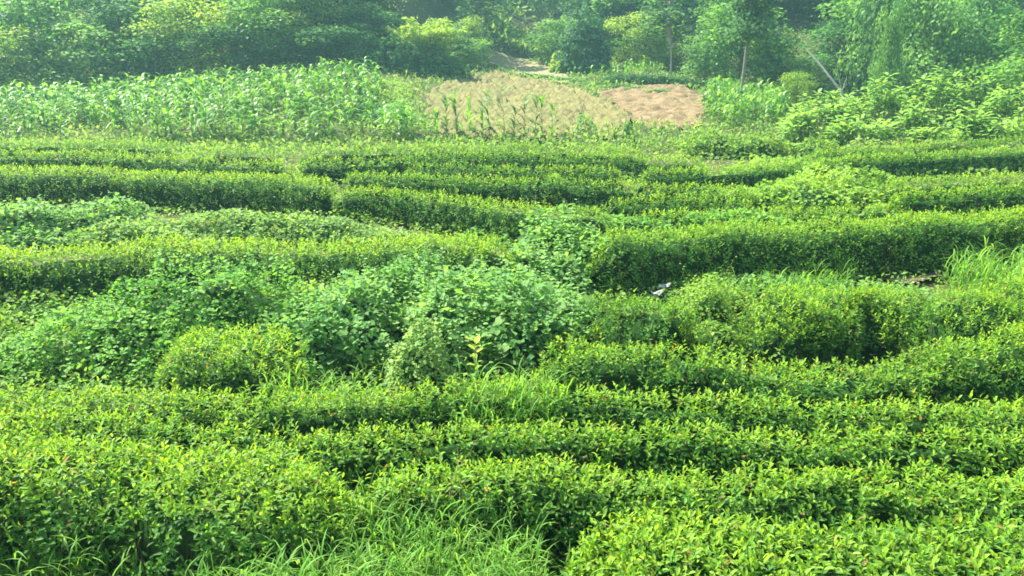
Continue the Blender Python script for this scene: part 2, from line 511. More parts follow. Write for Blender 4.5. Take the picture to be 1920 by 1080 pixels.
def hedge(px, h, hw, label, leaf, dens, lod, k=5, taper=(0, 0), young=0.65, back=0.45, shoots=0, stems=0, seed=0, plane_h=None):
    """one clipped tea row: px = crest line in the photograph, carried onto the field at the crest height"""
    LM[0] = .55 if seed < 106 else (.9 if seed < 111 else .5)
    if seed >= 113:
        h, hw = h * .88, hw * .66
    W = np.array([on_plane(u, v, (plane_h or h)) for u, v in px])
    C, Lt = resample(W)
    tg = norm(np.gradient(C, axis=0))
    C = C + np.stack([tg[:, 1], -tg[:, 0]], 1) * hw * .62      # the line read off is the far rim of the top
    seed = seed or int(abs(px[0][1]) * 7 + px[-1][0])
    mid = C[len(C) // 2]
    loc = np.array([mid[0], mid[1], 0.0])
    root = thing('tea_hedge', label, 'hedge', loc, 'tea hedge rows across the field')
    area = Lt * (hw * 1.6 + h * 1.5)
    N = int(area * dens * 1.4 / k)
    s = rng.uniform(0, Lt, N)
    tg_ = np.concatenate([np.linspace(0, 1, 160) ** 3 * math.pi / 2, math.pi - np.linspace(1, 0, 160)[1:] ** 3 * math.pi / 2])
    pa, pz = hw * np.sign(np.cos(tg_)) * np.abs(np.cos(tg_)) ** .62, h * np.maximum(np.sin(tg_), 0) ** .5
    al = np.concatenate([[0], np.cumsum(np.hypot(np.diff(pa), np.diff(pz)))])
    th = np.interp(rng.uniform(0.02, .98, N) * al[-1], al, tg_)
    keep = (th < math.pi * .7) | (rng.random(N) < back)
    s, th = s[keep], th[keep]
    # thin patches where the dark core shows
    gap = vnoise(s * 1.6, th * 2.5, 0, seed + 9)
    keep = rng.random(len(s)) > np.clip((gap - .55) * 2.0, 0, .6)
    s, th = s[keep], th[keep]
    pos, nrm, tan = hedge_frame(C, Lt, s, th, h, hw, seed, taper)
    pos = pos - nrm * (rng.beta(1.1, 3, len(s)) * leaf * 2.0)[:, None]
    up = np.array([0, 0, 1.0])
    axis = norm(nrm * .55 + up * .75 + rng.normal(0, .28, pos.shape))
    patch = vnoise(s * .8, th * 1.2, 3, seed + 4) + .5 * vnoise(s * .35, 0 * th, 9, seed + 6)
    young_lit = np.clip(young * (0.08 + 1.25 * np.maximum(nrm[:, 2], 0) ** 1.2) + .25 * patch + rng.normal(0, .12, len(s)), 0, 1)  # young leaves on top; also darkens the faces, shade put into colour
    tall = (rng.random(len(s)) < .06) & (nrm[:, 2] > .5)
    pos[:, 2] += tall * rng.uniform(.03, .16, len(s))
    parts = sprigs(pos - loc, axis, k, leaf * rng.uniform(.7, 1.7, len(s)), leaf, 0.42, young_lit, lod)
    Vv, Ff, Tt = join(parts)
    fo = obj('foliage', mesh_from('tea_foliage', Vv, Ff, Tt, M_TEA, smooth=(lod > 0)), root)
    fo['kind'] = 'stuff'
    # solid body for the twiggy inside, coloured dark as shade between the leaves
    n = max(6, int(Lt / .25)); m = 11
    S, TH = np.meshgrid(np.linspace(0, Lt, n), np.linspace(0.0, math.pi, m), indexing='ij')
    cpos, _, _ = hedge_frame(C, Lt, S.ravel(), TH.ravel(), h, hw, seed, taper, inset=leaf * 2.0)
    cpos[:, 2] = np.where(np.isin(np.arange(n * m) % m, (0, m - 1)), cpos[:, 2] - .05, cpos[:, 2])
    obj('branches', grid_mesh('hedge_shade_core', n, m, cpos - loc, M_TWIG_SHADE), root)
    if stems:
        ps = []
        for q in range(stems):
            s0 = rng.uniform(0, Lt, 1)
            p0, _, _ = hedge_frame(C, Lt, s0, np.array([rng.uniform(.12, .5)]), h, hw, seed, taper)
            b = p0[0] - loc; b[2] = ground(*p0[0][:2]) - .02
            top = b + np.array([rng.normal(0, .1), rng.uniform(0, .2), h * .75])
            ps.append(tube_arrays([b, (b + top) / 2 + rng.normal(0, .03, 3), top], [.012, .009, .006], (0, 0, 0), 3))
        Vv, Ff, _ = join(ps)
        st = obj('stems', mesh_from('hedge_stems', Vv, Ff, None, M_STEM), root)
        st['kind'] = 'stuff'
    if shoots:
        protos = []
        for q in range(5):
            pp = sprigs(np.zeros((1, 3)), np.array([[0, 0, 1.0]]), 6, np.array([.09]), leaf * 1.1, .42, np.array([young + .05 * q]), 1)
            Vv, Ff, Tt = join(pp + [tube_arrays([(0, 0, -.12), (0, 0, .09)], [.004, .002], (0.1, 0.17, 0.03), 4)])
            protos.append(mesh_from('tea_shoot', Vv, Ff, Tt, M_TEA, True))
        s = rng.uniform(Lt * .02, Lt * .98, shoots)
        th = rng.normal(1.25, .35, shoots)
        p, nr, _ = hedge_frame(C, Lt, s, th, h, hw, seed, taper)
        for q in range(shoots):
            o = obj('shoot', protos[q % 5], root, p[q] - loc + nr[q] * .02)
            ax = Vector(nr[q] * .35 + np.array([0, 0, 1]) + rng.normal(0, .15, 3))
            o.rotation_euler = ax.to_track_quat('Z', 'Y').to_euler()
            o.scale = [rng.uniform(.8, 1.25)] * 3
    return root


# nearest rows first: crest lines read off the photograph (1920 x 1080)
hedge([(1010, 985), (1100, 955), (1180, 950), (1310, 972), (1460, 995), (1610, 1012), (1760, 1010), (1930, 1000), (2080, 990)], .80, .62,
      'nearest tea hedge, filling the bottom right corner with large glossy leaves', .078, 1500, 1, 5, (.9, 0), .72, shoots=220, seed=101)
hedge([(-160, 800), (0, 812), (200, 828), (400, 845), (600, 862), (700, 868)], .92, .62,
      'broad yellow-green tea hedge at the left edge behind the foreground grass', .074, 1400, 1, 5, (0, .5), .85, seed=102, stems=40)
hedge([(655, 866), (760, 868), (960, 866), (1210, 878), (1460, 888), (1700, 896), (1930, 904), (2080, 910)], .84, .30,
      'second tea hedge from the bottom right corner, behind the nearest one', .072, 1300, 1, 5, (.4, 0), .72, seed=103, stems=40)
hedge([(-160, 768), (0, 772), (250, 780), (420, 800), (560, 806), (760, 796), (960, 794), (1210, 800), (1460, 806), (1700, 818), (1930, 826), (2080, 830)], .84, .22,
      'third tea hedge up from the bottom edge, low thin row across the whole view', .070, 1150, 1, 5, (0, 0), .75, seed=104)
hedge([(-160, 732), (0, 736), (220, 734), (420, 738), (640, 738), (830, 722), (960, 714), (1100, 722), (1310, 738), (1560, 752), (1740, 754), (1930, 748), (2080, 744)], .84, .26,
      'fourth tea hedge up from the bottom edge, passing before the big leafy weed thicket', .070, 1100, 1, 5, (0, 0), .75, seed=105)
hedge([(985, 650), (1060, 642), (1150, 645), (1260, 648), (1400, 662), (1560, 668), (1680, 658), (1780, 634), (1930, 606), (2080, 590)], .88, .38,
      'bushy tea hedge right of the pale weed bush, curving up at the right edge', .070, 1050, 0, 6, (.5, 0), .6, seed=106, stems=40)
hedge([(275, 632), (340, 622), (430, 620), (520, 628), (600, 650)], .88, .55,
      'short dark-based tea hedge stub between the vine mound and the leafy thicket', .070, 1050, 0, 6, (.5, .5), .7, seed=107)
hedge([(1085, 566), (1150, 556), (1230, 566), (1300, 574), (1345, 590)], .92, .60,
      'short tea hedge piece in deep shade right of the leafy weed thicket', .070, 950, 0, 6, (.5, .5), .55, seed=108, stems=30)
hedge([(1385, 560), (1440, 542), (1520, 534), (1600, 534), (1680, 548), (1730, 575)], .95, .70,
      'rounded tea hedge piece with a deep shadow under it, below the brown dead patch', .070, 950, 0, 6, (.6, .6), .7, seed=109, stems=30)
hedge([(1745, 560), (1800, 536), (1870, 530), (1960, 528), (2060, 528)], .95, .65,
      'tea hedge piece at the right edge below the tall grass tuft', .070, 950, 0, 6, (.5, 0), .65, seed=110, stems=20)
hedge([(-160, 470), (0, 466), (150, 462), (300, 456), (450, 455), (620, 452), (780, 448), (900, 448), (975, 452)], .98, .62,
      'yellow-tipped tea hedge with dark face crossing the left half above the vine mound', .080, 620, 0, 5, (0, .4), .9, seed=111, stems=70)
hedge([(1090, 444), (1160, 436), (1280, 428), (1400, 420), (1560, 413), (1720, 404), (1860, 396), (1960, 392), (2080, 388)], 1.08, .62,
      'long thick tea hedge with dark green face across the right half', .080, 620, 0, 5, (.5, 0), .6, seed=112, stems=60)
hedge([(632, 352), (700, 356), (800, 364), (880, 374), (960, 384), (1060, 392), (1150, 392)], .95, .62,
      'tea hedge stepping down to the right behind the weed strip, mid field', .09, 430, 0, 5, (.5, .5), .6, seed=113)
hedge([(-160, 318), (0, 318), (130, 320), (280, 322), (400, 324), (520, 328), (640, 338)], 1.15, .95,
      'thickest tea hedge on the left with bright top and dark twiggy front', .09, 430, 0, 5, (0, .5), .8, seed=114, stems=90)
hedge([(645, 326), (760, 328), (900, 332), (1050, 338), (1180, 346), (1300, 350), (1420, 350)], .95, .55,
      'straight dark-faced tea hedge behind the stepped one in mid field', .10, 380, 0, 5, (.4, .5), .6, seed=115, stems=50)
hedge([(1130, 372), (1230, 372), (1330, 372), (1420, 376)], .75, .5,
      'low short tea hedge left of the bright weed patch, right of centre', .10, 330, 0, 5, (.4, .4), .65, seed=116)
hedge([(760, 308), (880, 312), (1020, 316), (1170, 318)], .85, .5,
      'thin tea hedge ending at the bright gap, mid field', .10, 330, 0, 5, (.5, .4), .65, seed=117)
hedge([(1195, 318), (1320, 316), (1450, 308), (1560, 300), (1700, 292), (1850, 284), (2060, 276)], .95, .6,
      'long tea hedge rising to the right beyond the bright gap', .10, 330, 0, 5, (.4, 0), .6, seed=118)
hedge([(1630, 346), (1720, 338), (1820, 330), (1960, 322), (2080, 316)], .95, .6,
      'tea hedge at the right edge, second above the long thick one', .10, 330, 0, 5, (.4, 0), .6, seed=119)
hedge([(1655, 366), (1760, 360), (1860, 352), (1960, 346), (2080, 342)], .9, .55,
      'tea hedge at the right edge with bare dark stems, just above the long thick one', .10, 330, 0, 5, (.4, 0), .55, seed=120, stems=60)
hedge([(-160, 284), (0, 286), (180, 288), (330, 296), (430, 302), (560, 305)], .9, .55,
      'pale-topped narrow tea hedge on the left, behind the thickest one', .11, 300, 0, 5, (0, .6), .8, seed=121)
hedge([(560, 298), (680, 298), (820, 292), (960, 290), (1100, 292), (1220, 296), (1330, 300)], .9, .55,
      'dark tea hedge beyond mid field, second in front of the lone corn row', .11, 300, 0, 5, (.5, .5), .6, seed=122)
hedge([(-160, 262), (0, 264), (120, 266), (240, 268), (340, 274)], .9, .55,
      'darkest narrow tea hedge at the foot of the left corn field', .12, 260, 0, 5, (0, .5), .5, seed=123)
hedge([(560, 284), (680, 280), (820, 277), (960, 276), (1080, 278), (1210, 282)], .85, .5,
      'farthest tea hedge, right in front of the lone corn row', .12, 260, 0, 5, (.5, .5), .55, seed=124)
hedge([(1500, 288), (1640, 278), (1780, 268), (1920, 262), (2060, 258)], .9, .55,
      'farthest tea hedge on the right, at the foot of the big-leaved shrubs', .12, 260, 0, 5, (.5, 0), .55, seed=125)
hedge([(1400, 352), (1500, 344), (1580, 338), (1645, 330)], .8, .5,
      'short tea hedge joining the bright vine patch from the right of centre', .10, 330, 0, 5, (.4, .4), .65, seed=126)
hedge([(1160, 402), (1290, 400), (1420, 396), (1560, 392), (1680, 386)], .6, .45,
      'low weedy tea hedge running just behind the long thick one', .09, 380, 0, 5, (.4, .5), .8, seed=127)
hedge([(340, 284), (430, 282), (530, 284)], .8, .5,
      'short tea hedge piece between the left hedges and the farthest one', .11, 300, 0, 5, (.5, .5), .55, seed=128)
print('hedges', round(time.time() - T0, 1), TRIS[0])


# ================================================================== WEED MOUNDS AND SHRUBS
def mound(name, label, cat, lobes, leaf, n, lod, c_dark, c_light, light=0.5, ratio=0.85, flat=0.75, group=None, leaf_parts=0, mat=None, core=0.72, sprays=0):
    """a thicket: leaves laid over overlapping domes; lobes = (x, y, rx, ry, height)"""
    mat = mat or M_SOFT
    lob = np.array(lobes, float)
    loc = np.array([lob[:, 0].mean(), lob[:, 1].mean(), 0.0]); loc[2] = float(ground(loc[0], loc[1]))
    root = thing(name, label, cat, loc, group)

    def height(x, y):
        z = np.zeros_like(x)
        for (cx, cy, rx, ry, h) in lob:
            r2 = ((x - cx) / rx) ** 2 + ((y - cy) / ry) ** 2
            z = np.maximum(z, h * np.sqrt(np.clip(1 - r2, 0, 1)))
        bump = 1 + .16 * vnoise(x * 2.2, y * 2.2, 0, 71) + .10 * vnoise(x * 5, y * 5, 0, 72)
        return z * bump

    def sample(n):
        a = lob[:, 2] * lob[:, 3] + lob[:, 4] * (lob[:, 2] + lob[:, 3])
        k = rng.choice(len(lob), n, p=a / a.sum())
        d = rand_dirs(n); d[:, 2] = np.abs(d[:, 2])
        d[:, 1] = np.where(rng.random(n) < .35, -np.abs(d[:, 1]), d[:, 1])
        b = lob[k]
        p = np.stack([b[:, 0] + d[:, 0] * b[:, 2], b[:, 1] + d[:, 1] * b[:, 3], d[:, 2] * b[:, 4]], 1)
        bump = 1 + .24 * vnoise(p[:, 0] * 2.0, p[:, 1] * 2.0, p[:, 2] * 2, 71) + .12 * vnoise(p[:, 0] * 5, p[:, 1] * 5, p[:, 2] * 4, 72)
        p[:, 2] *= bump
        c = np.stack([b[:, 0], b[:, 1], 0 * b[:, 0]], 1)
        p[:, :2] = c[:, :2] + (p[:, :2] - c[:, :2]) * bump[:, None]
        nr = norm(np.stack([d[:, 0] / b[:, 2], d[:, 1] / b[:, 3], d[:, 2] / b[:, 4]], 1))
        hid = height(p[:, 0], p[:, 1]) > p[:, 2] + .25
        p, nr = p[~hid], nr[~hid]
        p = p - nr * (rng.beta(1.2, 2.5, len(p)) * leaf * 2.0)[:, None]
        p[:, 2] += ground(p[:, 0], p[:, 1])
        return p, nr

    p, nr = sample(n)
    m = len(p)
    up = np.array([0, 0, 1.0])
    nn = norm(nr * (1 - flat) + up * flat + rng.normal(0, .38, (m, 3)))
    d = norm(np.cross(nn, rand_dirs(m)) + nr * .5 - up * .22)
    f = np.clip(light + .35 * vnoise(p[:, 0] * 1.3, p[:, 1] * 1.3, p[:, 2] * 1.3, 77) + rng.normal(0, .25, m), 0, 1)
    t = jitter(blend(np.asarray(c_dark), np.asarray(c_light), f), .14)
    L = leaf * rng.uniform(.55, 1.35, m)
    Vv, Ff, Tt = leaf_arrays(p - loc, d, nn, L, L * ratio, t, lod)
    fo = obj('foliage', mesh_from('thicket_foliage', Vv, Ff, Tt, mat, smooth=(lod > 0)), root)
    fo['kind'] = 'stuff'
    if sprays:
        p, nr = sample(sprays * 2)
        p, nr = p[:sprays] - loc, nr[:sprays]
        ps = []
        for q in range(len(p)):
            hh = rng.uniform(.12, .42)
            lean = np.array([nr[q][0], nr[q][1], 0]) * .5 + rng.normal(0, .25, 3)
            tip = p[q] + np.array([lean[0] * hh, lean[1] * hh, hh])
            ps.append(tube_arrays([p[q] - nr[q] * .1, tip], [.005, .002], np.asarray(c_dark) * 1.2, 3))
            kk = 7
            tt = np.linspace(.25, 1, kk)[:, None]
            aa = 2.4 * np.arange(kk) + rng.uniform(0, 6)
            dd = norm(np.stack([np.cos(aa), np.sin(aa), np.full(kk, .15)], 1))
            nn2 = norm(np.array([0, 0, 1.0]) + rng.normal(0, .3, (kk, 3)))
            LL = leaf * rng.uniform(.6, 1.2, kk) * np.linspace(1.1, .6, kk)
            ps.append(leaf_arrays(p[q] * (1 - tt) + tip * tt, dd, nn2, LL, LL * ratio, jitter(blend(np.asarray(c_dark), np.asarray(c_light), rng.uniform(.4, 1, kk)), .12), lod if lod else 1))
        Vv, Ff, Tt = join(ps)
        obj('shoots', mesh_from('thicket_shoots', Vv, Ff, Tt, mat, True), root)['kind'] = 'stuff'
    if core:  # solid domes under the leaves, their near-black green painted as inner shade
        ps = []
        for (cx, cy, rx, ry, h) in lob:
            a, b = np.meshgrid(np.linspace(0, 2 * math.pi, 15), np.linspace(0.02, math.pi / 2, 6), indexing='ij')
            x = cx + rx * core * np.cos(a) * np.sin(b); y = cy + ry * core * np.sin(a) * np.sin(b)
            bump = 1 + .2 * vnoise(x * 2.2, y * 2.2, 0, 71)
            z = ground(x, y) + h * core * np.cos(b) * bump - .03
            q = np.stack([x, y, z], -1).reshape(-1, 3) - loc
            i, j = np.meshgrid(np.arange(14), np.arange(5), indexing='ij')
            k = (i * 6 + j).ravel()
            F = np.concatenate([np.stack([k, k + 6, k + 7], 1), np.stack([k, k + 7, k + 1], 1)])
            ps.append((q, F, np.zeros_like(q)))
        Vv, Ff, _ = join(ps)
        obj('inner_shade_core', mesh_from('thicket_shade_core', Vv, Ff, None, M_TWIG_SHADE, True), root)['kind'] = 'stuff'
    if leaf_parts:
        protos = []
        for q in range(6):
            tt = jitter(blend(np.asarray(c_dark), np.asarray(c_light), np.array([.25 + .13 * q])), .1)
            Vv, Ff, Tt = leaf_arrays(np.zeros((1, 3)), np.array([[1.0, 0, 0]]), np.array([[0, 0, 1.0]]), 1.0, .8 + .05 * q, tt, 3)
            sv = tube_arrays([(-.45, 0, -.3), (0, 0, 0)], [.02, .015], tt[0] * .8, 3)
            Vv, Ff, Tt = join([(Vv, Ff, Tt), sv])
            protos.append(mesh_from('broad_leaf', Vv, Ff, Tt, mat, True))
        p, nr = sample(leaf_parts * 4)
        front = np.argsort(p[:, 1] - p[:, 2])[:leaf_parts * 2]
        pick = rng.permutation(front)[:leaf_parts]
        for q in pick:
            o = obj('leaf', protos[q % 6], root, p[q] - loc + nr[q] * leaf * .5)
            o.rotation_euler = (rng.normal(0, .35), rng.uniform(.0, .75), math.atan2(nr[q][1], nr[q][0]) + rng.normal(0, .7))
            o.scale = [leaf * rng.uniform(1.0, 1.9)] * 3
    return root


VD, VL = lin(0.060, 0.180, 0.030), lin(0.175, 0.340, 0.060)      # vines
GD, GL = lin(0.065, 0.180, 0.045), lin(0.190, 0.340, 0.090)      # grey-green weeds
YD, YL = lin(0.085, 0.190, 0.030), lin(0.210, 0.330, 0.050)      # yellow-green weeds

mound('vine_mound', 'rounded vine-covered mound at the left, dark on its right flank', 'mound',
      [(-4.35, 11.3, 1.75, 1.3, 1.32), (-5.3, 10.6, 1.5, 1.15, .92), (-4.2, 10.2, 1.0, .8, .62), (-6.6, 10.3, 1.3, .9, .45)], .070, 15000, 0, VD, VL, .5, .85, .72, sprays=110)
mound('leafy_thicket', 'tall dark broad-leaved thicket left of the pale bush, mid foreground', 'thicket',
      [(-2.3, 11.0, 1.15, 1.35, 1.05), (-1.75, 12.0, 1.0, 1.2, 1.1), (-2.75, 10.2, .75, .7, .8), (-2.1, 13.0, .9, .9, .75)], .088, 9500, 0, GD, GL, .45, .85, .7, leaf_parts=130, sprays=90)
mound('leafy_thicket', 'wide broad-leaved thicket behind the yellow sapling, biggest weed mass', 'thicket',
      [(-.75, 10.9, 1.3, 1.35, 1.08), (.2, 10.8, 1.0, 1.3, .98), (-1.2, 11.9, 1.0, 1.2, .98), (-.1, 12.2, 1.3, 1.2, .9), (.65, 10.5, .5, .6, .8), (.75, 11.6, .7, .9, .8)], .092, 11000, 0, GD, GL, .5, .8, .72, leaf_parts=170, sprays=130)
mound('weed_bush', 'grey-green broad-leaved bush growing over the hedge gap at mid field', 'bush',
      [(.85, 15.2, .9, .9, 1.22), (1.4, 14.8, .75, .8, .95), (.3, 14.4, .7, .7, .8), (.9, 14.1, .8, .7, .7)], .11, 5000, 0, GD, GL, .6, .8, .65, sprays=70)
mound('weed_bush', 'small pale green bush in front of the broad-leaved thicket', 'bush',
      [(-1.12, 9.0, .36, .34, 1.02), (-.92, 8.8, .25, .22, .8)], .06, 1700, 0, lin(.11, .21, .05), lin(.25, .37, .11), .6, .8, .6, sprays=35)
mound('vine_patch', 'low pale vine strip behind the yellow-tipped hedge on the left', 'vines',
      [(-8.6, 18.2, 1.8, 1.0, .62), (-6.4, 18.8, 1.8, 1.1, .7), (-4.6, 18.6, 1.7, 1.0, .6), (-2.9, 17.8, 1.3, .8, .45)], .095, 9000, 0, lin(.08, .17, .04), lin(.2, .32, .085), .55, .85, .7)
mound('weed_bush', 'dark leafy bush at the left edge in front of the thickest hedge', 'bush',
      [(-11.6, 19.0, 1.7, 1.2, .85), (-13.0, 18.2, 1.4, 1.0, .6), (-10.0, 19.6, 1.3, .9, .85), (-10.8, 17.9, 1.2, .8, .5)], .11, 5200, 0, GD, GL, .4, .8, .65, sprays=60)
mound('vine_patch', 'pale weed tangle at the left edge before the vine mound', 'vines',
      [(-7.9, 12.6, 1.5, 1.0, .42), (-6.5, 12.9, 1.0, .7, .35), (-8.4, 11.4, 1.4, .9, .4)], .075, 5200, 0, YD, YL, .5, .8, .6)
mound('vine_patch', 'small-leaved weed patch between the vine mound and the broad-leaved thicket', 'vines',
      [(-3.3, 12.7, 1.2, .9, .62), (-2.9, 11.6, .7, .7, .5), (-4.1, 13.3, .9, .7, .4)], .06, 5200, 0, YD, YL, .45, .7, .5, sprays=80)
mound('weed_bush', 'pale climbing weeds filling the gap left of the rounded hedge piece', 'bush',
      [(2.95, 11.6, .55, .6, .95), (2.85, 10.9, .45, .5, .62), (3.3, 12.6, .8, .6, .6)], .055, 4300, 0, YD, YL, .6, .7, .45, sprays=60)
mound('weed_bush', 'yellowish weeds in the gap between the two right hedge pieces', 'bush',
      [(6.0, 11.7, .5, .55, .75), (6.2, 12.7, .8, .6, .5)], .055, 3000, 0, YD, YL, .55, .7, .45)
mound('vine_patch', 'low weeds with grass below the long thick hedge, beside the white litter', 'vines',
      [(4.4, 13.8, 1.6, .8, .42), (2.6, 13.6, .9, .6, .32), (6.2, 13.4, 1.2, .7, .4)], .07, 4500, 0, GD, GL, .6, .75, .55)
mound('vine_patch', 'bright green vine patch covering hedges on the right of mid field', 'vines',
      [(8.6, 22.5, 2.2, 1.4, .95), (10.2, 25.0, 2.2, 1.3, .95), (6.2, 22.0, 1.8, 1.0, .75), (9.5, 28.0, 2.4, 1.2, .9)], .12, 8000, 0, YD, lin(.23, .37, .055), .6, .8, .65)
mound('vine_patch', 'green weeds covering the ground between mid-field hedges at centre', 'vines',
      [(2.8, 19.0, 1.9, .8, .55), (.2, 18.6, 1.6, .8, .5), (5.4, 19.2, 1.6, .9, .6)], .10, 5200, 0, VD, VL, .55, .8, .65)


# ------------------------------------------------------------------ yellow sapling
def sapling():
    x, y = -.42, 8.75
    z = float(ground(x, y))
    root = thing('sapling', 'thin sapling with yellow-green top leaves in front of the thicket', 'sapling', (x, y, z))
    V_, F_, T_ = tube_arrays([(0, 0, 0), (.02, 0, .35), (-.01, .01, .7), (.0, 0, .95)], [.011, .009, .007, .004], (0, 0, 0), 5)
    stem = obj('stem', mesh_from('sapling_stem', V_, F_, None, M_STRAW), root)
    for i in range(13):
        zz = .45 + .5 * (i / 12) ** .8
        a = 2.4 * i
        el = .1 + .5 * (i / 12)
        d = np.array([[math.cos(a) * math.cos(el), math.sin(a) * math.cos(el), math.sin(el)]])
        big = .10 + .06 * (i / 12)
        t = jitter(blend(lin(.13, .25, .04), lin(.33, .42, .05), np.array([min(1, .2 + i / 12)])), .08)
        V_, F_, T_ = leaf_arrays(np.array([[0, 0, zz]]), d, np.array([[0, 0, 1.0]]), big, big * .55, t, 1)
        obj('leaf', mesh_from('sapling_leaf', V_, F_, T_, M_SOFT, True), stem)


sapling()


# ------------------------------------------------------------------ white litter
def litter(name, label, x, y, w, d, rot, seed):
    n = 9
    a, b = np.meshgrid(np.linspace(-1, 1, n), np.linspace(-1, 1, n), indexing='ij')
    X = a * w / 2 * (1 - .2 * b * b); Yv = b * d / 2 * (1 - .15 * a * a)
    Z = .05 + .03 * vnoise(a * 2, b * 2, 0, seed) + .02 * vnoise(a * 5, b * 5, 0, seed) + .02 * a * a
    top = np.stack([X, Yv, Z], -1).reshape(-1, 3)
    bot = top.copy(); bot[:, 2] -= .012
    i, j = np.meshgrid(np.arange(n - 1), np.arange(n - 1), indexing='ij')
    k = (i * n + j).ravel()
    F = np.stack([k, k + n, k + n + 1, k + 1], 1)
    edge = [i * n for i in range(n)] + [(n - 1) * n + j for j in range(1, n)] + [i * n + n - 1 for i in range(n - 2, -1, -1)] + [j for j in range(n - 2, 0, -1)]
    S = [(edge[q], edge[(q + 1) % len(edge)], edge[(q + 1) % len(edge)] + n * n, edge[q] + n * n) for q in range(len(edge))]
    F = np.concatenate([F, F[:, ::-1] + n * n, np.array(S)])
    o = obj(name, mesh_from(name, np.vstack([top, bot]), F, None, M_WHITE, True), None, (x, y, float(ground(x, y)) + .27))
    o.rotation_euler = (R(5), R(-4), R(rot))
    tag(o, label, 'litter', 'white litter among the weeds')


lx, ly = on_plane(1246, 541, .3)
litter('plastic_scrap', 'upper white plastic scrap lying on the weeds by the earth patch', lx, ly, .22, .11, 12, 3)
lx, ly = on_plane(1237, 549, .3)
litter('plastic_scrap', 'lower white plastic scrap lying on the weeds by the earth patch', lx - .07, ly - .15, .2, .09, 5, 8)


# ================================================================== GRASS AND LOW WEEDS
def grass_patch(poly_px, n, length, width, bend, c1, c2, name, label, zoff=0.0, nseg=3, seeds=0):
    poly = np.array(poly_px, float)
    lo, hi = poly.min(0), poly.max(0)
    u = rng.uniform(lo[0], hi[0], n * 3); v = rng.uniform(lo[1], hi[1], n * 3)
    k = inside(poly, u, v)
    u, v = u[k][:n], v[k][:n]
    x, y = on_plane(u, v, zoff + .0)
    cl = vnoise(x * 3, y * 3, 0, 91)
    k = rng.random(len(x)) < .65 + .5 * cl
    x, y = x[k], y[k]
    m = len(x)
    base = np.stack([x, y, ground(x, y) - .01], 1)
    a = rng.uniform(0, 6.28, m)
    out = np.stack([np.cos(a), np.sin(a), 0 * a], 1)
    L = length * rng.uniform(.5, 1.25, m) * (1 + .3 * vnoise(x * 1.5, y * 1.5, 0, 93))
    parts = [strip_arrays(base, out, L, width * rng.uniform(.7, 1.2, m), bend * rng.uniform(.5, 1.25, m), jitter(blend(c1, c2, rng.random(m)), .14), nseg)]
    if seeds:
        pick = rng.permutation(m)[:seeds]
        b = base[pick]
        for q in range(len(pick)):
            h = L[pick[q]] * 1.25
            o_ = out[pick[q]] * .12 * h
            top = b[q] + o_ + np.array([0, 0, h])
            parts.append(tube_arrays([b[q], b[q] + o_ * .3 + np.array([0, 0, h * .6]), top], [.0025, .002, .002], c2 * .9, 3))
            e = top + out[pick[q]] * .035 + np.array([0, 0, .05])
            parts.append(tube_arrays([top, (top + e) / 2, e], [.003, .008, .002], lin(.22, .30, .09), 5))
    Vv, Ff, Tt = join(parts)
    o = obj(name, mesh_from(name, Vv, Ff, Tt, M_GRASS, True))
    tag(o, label, 'grass', kind='stuff')
    return o


G1, G2 = lin(.08, .215, .032), lin(.18, .335, .05)
def leafy_grass(poly_px, n, h, name, label, zoff, seeds=.12, leaf=.26, width=.016):
    """foxtail grass: leaning stems carrying arching leaves, some with a seed head"""
    poly = np.array(poly_px, float)
    lo, hi = poly.min(0), poly.max(0)
    u = rng.uniform(lo[0], hi[0], n * 3); v = rng.uniform(lo[1], hi[1], n * 3)
    k = inside(poly, u, v)
    x, y = on_plane(u[k][:n], v[k][:n], zoff)
    x, y = x + rng.normal(0, .06, len(x)), y + rng.normal(0, .06, len(x))
    parts = []
    m = len(x)
    H = h * rng.uniform(.55, 1.15, m) * (1 + .25 * vnoise(x * 1.6, y * 1.6, 0, 95))
    a = rng.uniform(0, 6.28, m); ln = np.abs(rng.normal(0, .16, m)) * H
    b = np.stack([x, y, ground(x, y) - .01], 1)
    top = b + np.stack([np.cos(a) * ln, np.sin(a) * ln, H], 1)
    for i in range(m):
        parts.append(tube_arrays([b[i], (b[i] * .45 + top[i] * .55) - np.array([np.cos(a[i]), np.sin(a[i]), 0]) * ln[i] * .15, top[i]], [.003, .0025, .0015], G1 * 1.1, 3))
    for i in range(5):
        t = .18 + .2 * i
        p = b * (1 - t) + top * t
        aa = a + i * 3.14 + rng.normal(0, .7, m)
        out = np.stack([np.cos(aa), np.sin(aa), 0 * aa], 1)
        parts.append(strip_arrays(p, out, leaf * rng.uniform(.6, 1.25, m), width * rng.uniform(.7, 1.25, m), rng.uniform(.35, 1.0, m),
                                  jitter(blend(G1, G2, np.clip(rng.normal(.5, .3, m), 0, 1)), .14), 4))
    for i in np.nonzero(rng.random(m) < seeds)[0]:
        d = np.array([np.cos(a[i]), np.sin(a[i]), 0])
        e = top[i] + d * .03 + np.array([0, 0, .06])
        parts.append(tube_arrays([top[i], (top[i] + e) / 2, e], [.003, .0075, .002], lin(.2, .28, .08), 5))
    Vv, Ff, Tt = join(parts)
    o = obj(name, mesh_from(name, Vv, Ff, Tt, M_GRASS, True))
    tag(o, label, 'grass', kind='stuff')


